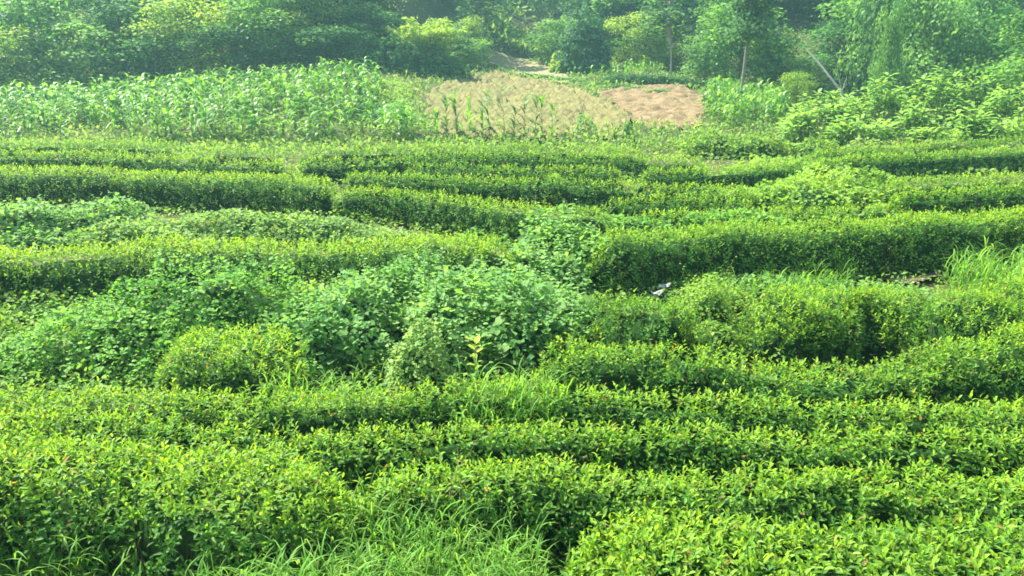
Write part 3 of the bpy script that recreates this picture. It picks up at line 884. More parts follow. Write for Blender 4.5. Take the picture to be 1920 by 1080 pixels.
leafy_grass([(380, 1130), (480, 1020), (560, 980), (680, 935), (860, 915), (960, 945), (1000, 1010), (1040, 1120), (900, 1250), (330, 1250)], 2300, .68,
            'foreground_grass', 'bright arching foxtail grass at the bottom between the two nearest hedges', .55, .2, .24, .0125)
leafy_grass([(-60, 1180), (60, 1060), (300, 1010), (440, 1040), (420, 1180)], 90, .6,
            'shaded_grass', 'sparse tall grass stalks in the shade below the left hedge', .35, .3)
leafy_grass([(870, 775), (900, 725), (1000, 716), (1080, 730), (1040, 775)], 200, .9,
            'thicket_grass', 'grass sprouting over the fourth hedge beside the sapling', .75, .1, .3, .016)
leafy_grass([(480, 730), (560, 725), (720, 735), (720, 760), (480, 755)], 130, .85,
            'row_grass', 'grass blades poking up before the dark thicket', .6, .1, .3, .016)
leafy_grass([(1780, 530), (1800, 490), (1950, 480), (2050, 505), (2000, 555)], 260, .62,
            'tall_grass', 'tall bright grass tuft at the right edge below the long thick hedge', .4, .1, .45, .024)
leafy_grass([(1280, 530), (1330, 502), (1500, 495), (1620, 510), (1560, 550), (1330, 560)], 330, .42,
            'hedge_foot_grass', 'grass along the foot of the long thick hedge', .25, .1, .35, .02)
leafy_grass([(330, 690), (420, 600), (520, 580), (560, 650), (420, 720)], 420, .5,
            'mound_grass', 'grass between the vine mound and the hedge stub', .25, .1, .26, .018)
grass_patch([(1120, 1250), (1180, 1070), (1500, 1090), (2000, 1120), (2000, 1250)], 500, 0.49, .010, .6, G1, G2,
            'edge_grass', 'grass under the nearest hedge', 0.0, 3)
grass_patch([(500, 590), (540, 545), (720, 520), (920, 510), (920, 550), (700, 600), (540, 640)], 2200, 0.72, .013, .65, lin(.15, .21, .06), lin(.28, .33, .12),
            'pale_grass', 'pale half-dry grass behind the broad-leaved thickets', 0.0, 3)


def undergrowth():
    """low weeds over the whole field floor"""
    n = 26000
    u = rng.uniform(-150, 2070, n); v = 268 + (1130 - 268) * rng.random(n) ** 1.35
    x, y = on_plane(u, v, .1)
    dens = vnoise(x * .9, y * .9, 0, 51)
    k = rng.random(n) < .75 + .45 * dens
    # keep the bare patches bare
    k &= ~(inside([(1650, 524), (1700, 504), (1780, 506), (1790, 520), (1720, 538)], u, v) & (rng.random(n) < .85))
    x, y = x[k], y[k]
    m = len(x)
    dist = np.hypot(x, y)
    size = .035 + .0035 * dist
    parts = []
    z = ground(x, y)
    for i in range(5):
        p = np.stack([x + rng.normal(0, .12, m) * (1 + dist * .03), y + rng.normal(0, .12, m) * (1 + dist * .03), z + rng.uniform(.02, .32, m)], 1)
        nn = norm(np.array([0, 0, 1.0]) + rng.normal(0, .5, (m, 3)))
        d = norm(np.cross(nn, rand_dirs(m)) + np.array([0, 0, .3]))
        L = size * rng.uniform(.6, 1.5, m)
        t = jitter(blend(lin(.07, .16, .035), lin(.19, .30, .06), np.clip(.5 + .4 * vnoise(x * .6, y * .6, i, 53) + rng.normal(0, .2, m), 0, 1)), .15)
        parts.append(leaf_arrays(p, d, nn, L, L * rng.uniform(.3, .8, m), t, 0))
    Vv, Ff, Tt = join(parts)
    o = obj('undergrowth', mesh_from('undergrowth', Vv, Ff, Tt, M_SOFT))
    tag(o, 'low mixed weeds covering the soil between the hedges', 'weeds', kind='stuff')


undergrowth()


def meadow():
    """rough herbs on the terrain beyond the last hedge, off the tilled earth"""
    n = 34000
    u = rng.uniform(-150, 2070, n * 2); v = rng.uniform(120, 275, n * 2)
    y = rng.uniform(37.5, 100, n * 2) + 45 * (rng.random(n * 2) < .12); x = (u - 960) / FPX * y
    bare = np.zeros(len(x), bool)
    for P in (FIELD1, FIELD2, PATHP):
        w = np.array([hit(a, b) for a, b in P])
        bare |= inside(w, x, y)
    w = np.array([hit(a, b) for a, b in FIELD1])
    front = inside(w, x, y) & (y < 46 + 2.5 * vnoise(x * .5, y * .5, 0, 66))
    k = (~bare) | (front & (rng.random(len(x)) < .6)) | (bare & (rng.random(len(x)) < .012))
    k &= rng.random(len(x)) < np.where(y > 95, .9, .55 * (45 / y) ** 1.2)
    x, y = x[k], y[k]
    m = len(x)
    z = ground(x, y)
    tall = np.where(y > 95, 1.4, np.where((y < 46) & (x > -1), .75, .35))
    parts = []
    for i in range(4):
        p = np.stack([x + rng.normal(0, .3, m), y + rng.normal(0, .3, m), z + rng.beta(1, 1.8, m) * tall], 1)
        nn = norm(np.array([0, 0, .8]) + rng.normal(0, .6, (m, 3)))
        d = norm(np.cross(nn, rand_dirs(m)) + np.array([0, 0, .6]))
        L = (.10 + .0022 * y) * np.where(y > 95, 2.2, 1) * rng.uniform(.6, 1.5, m)
        t = jitter(blend(lin(.08, .17, .045), lin(.21, .31, .075), np.clip(.5 + .45 * vnoise(x * .3, y * .3, i, 63) + rng.normal(0, .2, m), 0, 1)), .15)
        parts.append(leaf_arrays(p, d, nn, L, L * rng.uniform(.25, .7, m), t, 0))
    Vv, Ff, Tt = join(parts)
    o = obj('meadow_weeds', mesh_from('meadow_weeds', Vv, Ff, Tt, M_SOFT))
    tag(o, 'rough weeds and herbs between the last hedges and the tilled fields', 'weeds', kind='stuff')


meadow()
print('weeds', round(time.time() - T0, 1), TRIS[0])


# ================================================================== CORN
CD, CL = lin(.032, .125, .020), lin(.180, .335, .034)


def corn_arrays(seed, h=1.75, nl=10, nseg=5, light=.5):
    r = np.random.default_rng(seed)
    lean = r.normal(0, .05, 2)
    path = np.array([(lean[0] * t * h, lean[1] * t * h, t * h * .86) for t in (0, .35, .7, 1)])
    stalk = tube_arrays(path, [.016, .014, .010, .005], lin(.13, .24, .06), 4)
    plane = r.uniform(0, 6.28)
    leaves = []
    for i in range(nl):
        t = .12 + .86 * i / (nl - 1)
        a = plane + (math.pi if i % 2 else 0) + r.normal(0, .45)
        b = np.array([[lean[0] * t * h, lean[1] * t * h, t * h * .86]])
        out = np.array([[math.cos(a), math.sin(a), 0]])
        L = h * (.36 + .28 * math.sin(math.pi * min(1, t * .95))) * r.uniform(.85, 1.15)
        bend = r.uniform(.9, 1.5) * (1.15 - .3 * t)
        tt = np.clip(blend(CD, CL, np.array([np.clip(light + r.normal(0, .35), 0, 1)])), 0, 1)
        leaves.append(strip_arrays(b, out, L, 0.19 * r.uniform(.8, 1.15), bend, tt, nseg, 1.0))
    return stalk, leaves


CORN = []
for q in range(7):
    st, lv = corn_arrays(500 + q, 1.5 + .09 * q)
    V_, F_, T_ = join([st] + lv)
    CORN.append((mesh_from('corn', V_, F_, T_, M_CORN, True), (V_, F_, T_)))


def corn_spots(poly_px, dx, dy, jit=.16, skip=.08, gapfn=None):
    w = np.array([hit(u, v) for u, v in poly_px])
    x0, y0 = w.min(0); x1, y1 = w.max(0)
    X, Y = np.meshgrid(np.arange(x0, x1, dx), np.arange(y0, y1, dy), indexing='ij')
    X = X.ravel() + rng.normal(0, jit, X.size); Y = Y.ravel() + rng.normal(0, jit, Y.size)
    k = inside(w, X, Y) & (rng.random(X.size) > skip)
    if gapfn is not None:
        k &= ~gapfn(X, Y)
    return X[k], Y[k]


def plant_corn(X, Y, n_things, label, group, scale=(.8, 1.1), stuff_label=None, stuff_name='corn_stand'):
    order = np.argsort(Y)
    extra = []
    for c, i in enumerate(order):
        s = rng.uniform(*scale); a = rng.uniform(0, 6.28); v = int(rng.integers(7))
        z = float(ground(X[i], Y[i])) - .02
        if c < n_things:
            o = obj('corn_plant', CORN[v][0], None, (X[i], Y[i], z))
            o.rotation_euler = (0, 0, a); o.scale = (s, s, s)
            tag(o, label, 'corn', group)
        else:
            V_, F_, T_ = CORN[v][1]
            ca, sa = math.cos(a) * s, math.sin(a) * s
            W_ = np.stack([V_[:, 0] * ca - V_[:, 1] * sa + X[i], V_[:, 0] * sa + V_[:, 1] * ca + Y[i], V_[:, 2] * s + z], 1)
            extra.append((W_, F_, T_ * rng.uniform(.85, 1.15)))
    if extra:
        V_, F_, T_ = join(extra)
        o = obj(stuff_name, mesh_from(stuff_name, V_, F_, T_, M_CORN, True))
        tag(o, stuff_label, 'corn', kind='stuff')


LEFTCORN = [(-140, 266), (200, 268), (420, 274), (600, 272), (830, 268), (800, 240), (700, 222), (715, 190), (722, 165), (640, 148), (520, 156), (340, 172), (160, 184), (0, 190), (-140, 194)]
gx_, gy_ = corn_spots(LEFTCORN, .68, .95, skip=.1,
                      gapfn=lambda x, y: ((vnoise(x * .35, y * .5, 0, 88) > .42) & (y < 50)) | ((np.abs(y - 45.5 - .04 * x) < 1.0) & (rng.random(x.shape) < .85)))
plant_corn(gx_, gy_, 210, 'leafy green corn plant at the near side of the left corn field', 'corn plants of the left corn field', (.68, 1.1),
           'dense corn stand rising towards the wood on the left')
RIGHTCORN = [(1318, 225), (1330, 185), (1310, 178), (1400, 176), (1480, 196), (1470, 235), (1380, 248)]
gx_, gy_ = corn_spots(RIGHTCORN, .7, .9, skip=.05)
plant_corn(gx_, gy_, 90, 'blue-green corn plant in the small patch right of the bare field', 'corn plants right of the bare field', (.68, .95),
           'corn patch behind the pole-like trunk right of the bare field')
BACKCORN = [(1105, 152), (1240, 138), (1245, 146), (1180, 154), (1110, 160)]
gx_, gy_ = corn_spots(BACKCORN, 1.1, 1.3, skip=.1)
plant_corn(gx_[:60], gy_[:60], 40, 'pale small corn plant on the terrace above the bare field', 'corn plants on the upper terrace', (.65, .9),
           'small corn on the terrace above the bare field')


def corn_with_parts(u, v_base, hpx, seed, label):
    x, y = on_plane(u, v_base, .1)
    y = float(y); x = float(x)
    z = float(ground(x, y))
    h = 1.35 * hpx / FPX * math.hypot(x, y)
    st, lv = corn_arrays(seed, h / .95, 10, 5, .45)
    root = thing('corn_plant', label, 'corn', (x, y, z - .02), 'lone corn row before the furrowed field')
    obj('stalk', mesh_from('corn_stalk', *st[:2], st[2], M_CORN, True), root)
    for l in lv:
        obj('leaf', mesh_from('corn_leaf', *l[:2], l[2], M_CORN, True), root)


ROW = [(838, 262, 52, 'short corn plant at the left end of the lone row'), (858, 264, 66, 'corn plant second from the left end of the lone row'),
       (880, 262, 52, 'corn plant with a pale top third in the lone row'), (905, 266, 58, 'corn plant fourth in the lone row, in a cluster'),
       (918, 262, 62, 'corn plant fifth in the lone row, left of the tallest one'), (948, 268, 78, 'tallest corn plant of the lone row before the furrowed field'),
       (962, 268, 52, 'low dense corn plant right of the tallest one in the lone row'), (984, 268, 64, 'corn plant second right of the tallest one in the lone row'),
       (1002, 268, 66, 'corn plant with pale leaf tips, third from the right end of the row'), (1018, 270, 70, 'corn plant second from the right end of the lone row'),
       (1034, 274, 60, 'corn plant at the right end of the lone row')]
for q, (u, v, hp, lb) in enumerate(ROW):
    corn_with_parts(u, v, hp, 900 + q, lb)
print('corn', round(time.time() - T0, 1), TRIS[0])


# ================================================================== BEAN POLES AND DRY STALKS
def bean_tripod(u, v, hpx, label, spread, seed, n=4):
    x, y = [float(a) for a in on_plane(u, v, .1)]
    z = float(ground(x, y)); h = hpx / FPX * y
    r = np.random.default_rng(seed)
    root = thing('bean_poles', label, 'bean poles', (x, y, z))
    for i in range(n):
        a = i / n * 6.28 + .5
        foot = np.array([math.cos(a) * spread, math.sin(a) * spread, 0])
        top = np.array([-foot[0] * .45 + r.normal(0, .08), -foot[1] * .4, h * r.uniform(.85, 1.05)])
        V_, F_, _ = tube_arrays([foot, top], [.018, .012], (0, 0, 0), 5)
        obj('pole', mesh_from('bean_pole', V_, F_, None, M_STRAW), root)
    m = 260
    t = r.beta(1.2, 1.6, m) * .75; a = r.uniform(0, 6.28, m)
    rad = spread * (1 - t) * 1.05 + .08
    p = np.stack([np.cos(a) * rad + .25 * (1 - t), np.sin(a) * rad, t * h * .85], 1)
    nn = norm(np.stack([np.cos(a), np.sin(a), .8 + 0 * a], 1) + r.normal(0, .4, (m, 3)))
    V_, F_, T_ = leaf_arrays(p, norm(np.cross(nn, rand_dirs(m))), nn, .15, .12, jitter(blend(VD, GL, r.random(m))), 0)
    obj('vine_leaves', mesh_from('bean_leaves', V_, F_, T_, M_SOFT), root)['kind'] = 'stuff'


bean_tripod(1090, 264, 72, 'leaning bean poles with vines right of the lone corn row', .55, 1)
bean_tripod(1172, 268, 58, 'slim vine-wrapped poles in front of the bare field edge', .22, 2, 3)


def dry_stalk(u, v, hpx, lean, label, seed, branches=3, plane=.1, thick=.009):
    x, y = [float(a) for a in on_plane(u, v, plane)]
    z = float(ground(x, y)); h = hpx / FPX * math.hypot(y, CAM_Z)
    r = np.random.default_rng(seed)
    root = thing('dry_stalk', label, 'dry stalk', (x, y, z))
    P = np.array([(lean * h * t ** 1.4 + r.normal(0, .012 * h), r.normal(0, .01), h * t) for t in (0, .3, .6, .85, 1)])
    V_, F_, _ = tube_arrays(P, thick * np.array([1, .85, .7, .5, .3]), (0, 0, 0), 5)
    stem = obj('stem', mesh_from('stalk_stem', V_, F_, None, M_STRAW), root)
    for b in range(branches):
        i = 1 + b % 3
        a = r.uniform(0, 6.28)
        L = h * r.uniform(.15, .3)
        e = P[i] + np.array([math.cos(a) * L * .6, math.sin(a) * L * .4, L * .8])
        V_, F_, _ = tube_arrays([P[i], (P[i] + e) / 2 + np.array([0, 0, -.05 * L]), e], thick * np.array([.6, .45, .25]), (0, 0, 0), 4)
        obj('twig', mesh_from('stalk_twig', V_, F_, None, M_STRAW), stem)


for q, (u, v, hp, ln, lb) in enumerate([
        (1168, 262, 82, -.22, 'thin dry stalk leaning left before the bare field'), (1222, 258, 66, -.12, 'dry seed stalk at the middle of the bare field front'),
        (1244, 256, 54, .05, 'short upright dry stalk right of the seed stalk'), (1262, 254, 60, .10, 'dry stalk leaning right before the bare field'),
        (1284, 254, 48, .12, 'rightmost low dry stalk before the bare field'), (1108, 262, 96, .06, 'tall forked dry stalk above the leaning bean poles'),
        (1200, 262, 44, .02, 'short dry stalk between the vine-wrapped poles and the seed stalk')]):
    dry_stalk(u, v, hp, ln, lb, 40 + q, 4)
dry_stalk(838, 1075, 250, .10, 'thin brown weed stem rising from the foreground grass', 61, 5, 0.0, .006)


# ================================================================== TREES
def crown_arrays(r, blobs, n, leaf, c1, c2, style='broad', light=.5):
    """leaf clumps spread over and inside overlapping blobs; blobs = (x, y, z, rx, ry, rz)"""
    B = np.array(blobs, float)
    a = B[:, 3] * B[:, 5]
    k = r.choice(len(B), n, p=a / a.sum())
    b = B[k]
    d = norm(r.normal(size=(n, 3)))
    d[:, 2] = np.where((d[:, 2] < -.2) & (r.random(n) < .5), -d[:, 2], d[:, 2])
    rad = np.clip(r.normal(.9, .2, n), .25, 1.4)[:, None]
    lump = 1 + .16 * vnoise(d[:, 0] * 2.6 + k, d[:, 1] * 2.6, d[:, 2] * 2.6, 5)[:, None]
    p = b[:, :3] + d * b[:, 3:6] * rad * lump
    up = np.array([0, 0, 1.0])
    if style == 'draped':
        nn = norm(d + up * .2 + r.normal(0, .45, (n, 3)))
        dr = norm(-up * .8 + d * .35 + r.normal(0, .4, (n, 3)))
    elif style == 'needle':
        nn = norm(up + r.normal(0, .5, (n, 3)))
        dr = norm(d * .8 - up * .35 + r.normal(0, .4, (n, 3)))
    else:
        nn = norm(d * .45 + up * .6 + r.normal(0, .42, (n, 3)))
        dr = norm(np.cross(nn, norm(r.normal(size=(n, 3)))) + d * .5 - up * .2)
    tb = r.normal(0, .32, len(B))[k]
    f = np.clip(light + tb + r.normal(0, .2, n), 0, 1)
    t = np.clip(blend(np.asarray(c1), np.asarray(c2), f) * (1 + r.normal(0, .14, (n, 1))), .006, .6)
    L = leaf * r.uniform(.6, 1.4, n)
    return leaf_arrays(p, dr, nn, L, L * (.62 if style != 'needle' else .35), t, 0)


def blobs_for(r, style, n):
    """unit tree: height 1, half width about .36"""
    out = []
    if style in ('broad', 'yellow', 'dark'):
        for i in range(n):
            z = .20 + .70 * (i + r.random()) / n
            w = .40 * math.sin(math.pi * min(.98, .22 + .72 * z)) ** .7
            a = r.uniform(0, 6.28); q = w * math.sqrt(r.random()) * .85
            s = r.uniform(.06, .18)
            out.append((math.cos(a) * q * 1.08, math.sin(a) * q * 1.08, z, s * 1.2, s * 1.2, s * r.uniform(.55, .9)))
        out.append((0, 0, .15, .26, .26, .15))
    elif style == 'draped':
        for i in range(n):
            z = .12 + .78 * (i + r.random()) / n
            w = .30 * (1.05 - .55 * z)
            a = r.uniform(0, 6.28); q = w * math.sqrt(r.random())
            s = r.uniform(.12, .18)
            out.append((math.cos(a) * q, math.sin(a) * q, z, s * .95, s * .95, s * 1.15))
    elif style == 'needle':
        for i in range(n):
            z = .25 + .72 * i / n
            w = .24 * (1.03 - z) + .03
            for a in (r.uniform(0, 6.28), r.uniform(0, 6.28), r.uniform(0, 6.28)):
                out.append((math.cos(a) * w, math.sin(a) * w, z, w * .8 + .02, w * .8 + .02, .035))
    elif style == 'slim':
        for i in range(n):
            z = .42 + .55 * i / n
            a = r.uniform(0, 6.28); q = r.uniform(.01, .10)
            s = r.uniform(.05, .10)
            out.append((math.cos(a) * q, math.sin(a) * q, z, s, s, s * .8))
    return out


PAL = {'broad': (lin(.032, .115, .028), lin(.145, .290, .055)), 'yellow': (lin(.085, .190, .030), lin(.250, .355, .050)),
       'dark': (lin(.020, .080, .026), lin(.075, .185, .048)), 'draped': (lin(.045, .140, .040), lin(.155, .295, .078)),
       'needle': (lin(.020, .066, .030), lin(.062, .145, .052)), 'slim': (lin(.035, .105, .042), lin(.095, .200, .072))}
TREES = {}


def tree_protos(style, count, nblob, nleaf, leaf):
    res = []
    for q in range(count):
        r = np.random.default_rng(hash3(np.array([q]), np.array([len(style)]), np.array([nblob]), 7)[0].__hash__() % 100000 + q * 31 + len(style))
        bl = blobs_for(r, style, nblob)
        c1, c2 = PAL[style]
        V_, F_, T_ = crown_arrays(r, bl, nleaf, leaf, c1, c2, 'draped' if style == 'draped' else ('needle' if style == 'needle' else 'broad'))
        crown = mesh_from(style + '_crown', V_, F_, T_, M_TREE)
        H = .93 if style in ('needle', 'slim') else .72
        bend = r.normal(0, .03, 2)
        P = [(bend[0] * t * t, bend[1] * t * t, t * H) for t in (-.02, .25, .5, .75, 1)]
        rad = np.array([.026, .020, .016, .011, .005]) * (.2 if style == 'slim' else (.6 if style == 'needle' else 1))
        tubes = [tube_arrays(P, rad, (0, 0, 0), 7)]
        for b in bl[::max(1, len(bl) // 9)]:
            t = max(.15, min(.7, b[2] / H * .7))
            s = np.array([bend[0] * t * t, bend[1] * t * t, t * H]); e = np.array(b[:3])
            tubes.append(tube_arrays([s, (s + e) / 2 + np.array([0, 0, .02]), e], [.009, .006, .003], (0, 0, 0), 5))
        V_, F_, _ = join(tubes)
        trunk = mesh_from(style + '_trunk', V_, F_, None, M_PALEBARK if style == 'slim' else M_BARK)
        res.append((trunk, crown))
    TREES[style] = res


tree_protos('broad', 4, 28, 5200, .034)
tree_protos('yellow', 3, 26, 4600, .034)
tree_protos('dark', 3, 28, 5200, .032)
tree_protos('draped', 4, 20, 6000, .032)
tree_protos('needle', 2, 16, 3600, .040)
tree_protos('slim', 2, 12, 1500, .026)
CNT = [0]


def tree(u, y, v_top, wpx, style, label, group=None, name=None, half=.36):
    x = (u - 960) / FPX * y * 1.0
    z0 = float(ground(x, y))
    _, zt = at_depth(u, v_top, y)
    h = max(2.0, float(zt) - z0)
    w = wpx / FPX * y / (2 * half)
    root = thing(name or 'tree', label, 'tree', (x, y, z0 - .05), group)
    s = (w, w, h)
    root.scale = s
    CNT[0] += 1
    root.rotation_euler = (0, 0, CNT[0] * 2.39)
    tr, cr = TREES[style][CNT[0] % len(TREES[style])]
    obj('trunk', tr, root)
    obj('crown', cr, root)
    return root


F = 'trees along the wood edge'
# (u, depth, top v, width px, style, label)
FRONT = [
    (-60, 63, 20, 190, 'yellow', 'bright yellow-green tree cut by the left edge behind the corn'),
    (42, 62, 45, 150, 'yellow', 'low sunlit yellow-green tree at the far left behind the corn'),
    (105, 66, -35, 170, 'broad', 'tall bright-topped tree second from the left above the corn'),
    (205, 65, 30, 170, 'broad', 'rounded mid-green tree right of the tall bright-topped one'),
    (262, 69, -40, 170, 'dark', 'tall dark tree rising behind the left corn field'),
    (318, 65, 50, 130, 'dark', 'low shadowy tree above the middle of the left corn field'),
    (388, 66, -10, 150, 'yellow', 'tree with pale sunlit sprays above the left corn field'),
    (462, 65, 40, 150, 'dark', 'dark tree right of the one with pale sunlit sprays'),
    (525, 68, -25, 170, 'broad', 'large mid-green tree above the rising end of the corn'),
    (592, 70, -15, 130, 'yellow', 'yellow-tipped tree top left of the bamboo clump'),
    (622, 67, 45, 140, 'dark', 'dark bushy tree at the top end of the corn field'),
    (690, 71, 0, 120, 'dark', 'dark tree right behind the bamboo clump'),
    (878, 79, 70, 90, 'broad', 'small bush tree at the head of the furrowed field'),
    (888, 84, 30, 66, 'yellow', 'orange-tinted small tree beside the thin dark trunk'),
    (1048, 90, 30, 110, 'broad', 'light green tree behind the dark ivy dome'),
    (1170, 84, 22, 90, 'yellow', 'left of the two pale green trees above the terrace corn'),
    (1222, 85, 30, 90, 'yellow', 'right of the two pale green trees above the terrace corn'),
    (1128, 92, 20, 90, 'dark', 'dark tree between the ivy dome and the pale green trees'),
    (1312, 78, 68, 110, 'draped', 'vine-draped low tree left of the pole-like trunk'),
    (1345, 84, 30, 90, 'draped', 'rounded vine-draped tree left behind the pole-like trunk'),
    (1440, 70, 70, 120, 'draped', 'arched vine-draped tree right of the pole-like trunk'),
    (1490, 68, 102, 110, 'draped', 'low vine-covered hump behind the small corn patch'),
    (1460, 86, 20, 170, 'broad', 'spreading hazy tree above the small corn patch'),
    (1560, 72, 30, 150, 'dark', 'dark tall tree behind the leaning dead trunk'),
    (1636, 56, 8, 62, 'draped', 'narrow column of vines on a dead trunk, right side'),
    (1720, 60, -30, 170, 'draped', 'big drooping vine-hung tree right of the vine column'),
    (1800, 62, -20, 150, 'draped', 'second drooping vine-hung tree, with the darkest hollow below'),
    (1885, 56, 0, 170, 'broad', 'leafy pale tree at the right edge'),
    (1960, 50, 60, 190, 'broad', 'lower leafy tree cut by the right edge'),
    (1480, 57, 132, 60, 'yellow', 'small round bush tree at the right end of the small corn patch'),
]
for a in FRONT:
    tree(*a, group=F)
tree(1248, 74, -60, 90, 'slim', 'thin tall tree with bare pale trunk at the edge of the bare field', F, 'slim_tree', .12)
tree(905, 88, -70, 80, 'slim', 'thin dark-trunked tree at the head of the path', F, 'slim_tree', .12)
tree(1105, 98, -70, 90, 'slim', 'hazy thin tree above the dark ivy dome', F, 'slim_tree', .12)


def pole_tree():
    y = 56.0
    x = (1377 - 960) / FPX * y
    z = float(ground(x, y))
    root = thing('pole_tree', 'tree with straight bare pole-like trunk in the small corn patch', 'tree', (x, y, z - .05), F)
    _, zt = at_depth(1377, -40, y); h = float(zt) - z
    V_, F_, _ = tube_arrays([(0, 0, 0), (.1, 0, h * .3), (.2, 0, h * .62), (.2, 0, h)], [.11, .10, .08, .04], (0, 0, 0), 8)
    obj('trunk', mesh_from('pole_trunk', V_, F_, None, M_POLE), root)
    r = np.random.default_rng(9)
    bl = []
    for i in range(16):
        t = .55 + .45 * i / 16
        a = r.uniform(0, 6.28); q = r.uniform(.2, 1.5) * (1.15 - t * .6)
        bl.append((math.cos(a) * q + .2, math.sin(a) * q, t * h, .75, .75, .5))
    V_, F_, T_ = crown_arrays(r, bl, 3600, .24, lin(.04, .11, .045), lin(.10, .2, .075))
    obj('crown', mesh_from('pole_crown', V_, F_, T_, M_TREE), root)


pole_tree()


def ivy_dome():
    mound('ivy_dome', 'dark ivy-covered dome of a bush at the foot of the path', 'bush',
          [(6.7, 79, 2.3, 2.2, 5.5), (7.9, 79.5, 1.7, 1.8, 4.4), (5.6, 78.4, 1.0, 1.0, 2.6)], .30, 5200, 0, lin(.03, .10, .045), lin(.085, .19, .075), .35, .7, .25, core=.85, mat=M_TREE)
    mound('yellow_bush', 'yellow-green bush beside the path, left of the ivy dome', 'bush',
          [(4.4, 80.5, .7, .7, 1.6), (4.7, 78.3, .6, .6, 1.2)], .24, 1500, 0, YD, lin(.27, .38, .06), .65, .7, .4)


ivy_dome()


def bamboo(u, y, v_top, wpx, culms, label, c1, c2, seed):
    x = (u - 960) / FPX * y
    z = float(ground(x, y))
    _, zt = at_depth(u, v_top, y); h = float(zt) - z
    w = wpx / FPX * y / 2
    r = np.random.default_rng(seed)
    root = thing('bamboo_clump', label, 'bamboo', (x, y, z - .05), F)
    tubes, parts = [], []
    for i in range(culms):
        a = r.uniform(0, 6.28); q = math.sqrt(r.random())
        b = np.array([math.cos(a) * q * w * .5, math.sin(a) * q * w * .4, 0])
        hh = h * r.uniform(.72, 1.05) * (1 - .25 * q)
        o = np.array([math.cos(a), math.sin(a), 0]) * w * r.uniform(.25, .75)
        ts = np.array([0, .35, .65, .85, 1.0])
        P = b[None] + o[None] * (ts ** 2.3)[:, None] + np.stack([0 * ts, 0 * ts, hh * (ts - .10 * ts ** 4)], 1)
        tubes.append(tube_arrays(P, [.035, .03, .022, .014, .006], (0, 0, 0), 5))
        m = 170
        t = r.beta(2.2, 1.3, m)
        p = np.stack([np.interp(t, ts, P[:, k]) for k in range(3)], 1)
        aa = r.uniform(0, 6.28, m)
        out = np.stack([np.cos(aa), np.sin(aa), r.uniform(-.3, .6, m)], 1)
        p = p + out * (r.uniform(.05, .75, m) * (1.25 - t))[:, None]
        dr = norm(out * .8 + np.array([0, 0, -.35]) + r.normal(0, .3, (m, 3)))
        nn = norm(np.array([0, 0, 1.0]) + r.normal(0, .5, (m, 3)))
        tt = np.clip(blend(c1, c2, np.clip(r.normal(.5, .25, m), 0, 1)), 0, 1)
        L = .42 * r.uniform(.6, 1.3, m)
        parts.append(leaf_arrays(p, dr, nn, L, L * .28, tt, 0))
    V_, F_, _ = join(tubes)
    c = obj('culms', mesh_from('bamboo_culms', V_, F_, None, M_CULM), root); c['kind'] = 'stuff'
    V_, F_, T_ = join(parts)
    c = obj('foliage', mesh_from('bamboo_foliage', V_, F_, T_, M_TREE), root); c['kind'] = 'stuff'


mound('field_bank', 'green bank along the upper right edge of the furrowed field', 'bank',
      [(1.6 + 1.35 * i, 77.0 - 2.05 * i, 1.3, .8, .32) for i in range(8)], .16, 3000, 0, lin(.05, .14, .04), lin(.14, .27, .06), .4, .6, .4, core=.75)
mound('shade_toned_bank', 'bank behind the bare field, shade put into its dark leaf colours', 'bank',
      [(8.5 + 1.3 * i, 69.0 - .1 * i * i * .3, 1.4, .9, .8) for i in range(8)], .2, 4200, 0, lin(.025, .085, .03), lin(.08, .18, .05), .35, .6, .3, core=.8)  # leaf colours darkened to carry the shade behind the field
bamboo(806, 70, 8, 124, 40, 'bright yellow-green bamboo clump between the corn and the furrowed field', lin(.14, .26, .045), lin(.32, .42, .08), 3)
bamboo(742, 74, 15, 110, 30, 'darker green bamboo clump left of the bright one', lin(.06, .15, .05), lin(.13, .25, .075), 4)
bamboo(852, 80, 30, 70, 18, 'small mid-green bamboo clump right of the bright one', lin(.07, .17, .06), lin(.15, .27, .09), 5)
mound('shade_toned_bush', 'bush at the foot of the bamboo clumps, shade put into its leaf colours', 'bush',
      [(-9.0, 68, 2.2, 1.6, 2.6), (-6.6, 68.5, 2.2, 1.6, 2.4), (-11.5, 67, 2.0, 1.5, 2.4), (-4.8, 70, 1.4, 1.2, 1.6)], .26, 4500, 0, lin(.035, .11, .04), lin(.10, .21, .06), .4, .7, .3, mat=M_TREE)  # dark leaf greens stand in for the shadow below the bamboo
mound('green_bank', 'bright grassy bank between the corn end and the furrowed field', 'bank',
      [(-8.8, 57.5, 1.8, 4.0, .5), (-8.0, 52.5, 1.6, 3.0, .4)], .16, 4500, 0, lin(.10, .22, .04), lin(.23, .37, .06), .6, .5, .4, core=0)
mound('crop_patch', 'low dark green crop patch below the grassy bank', 'crop',
      [(-8.2, 49.2, 2.3, 2.2, .5), (-6.6, 47.5, 1.6, 1.6, .4)], .17, 3600, 0, lin(.05, .15, .05), lin(.12, .26, .08), .5, .8, .6, core=0)


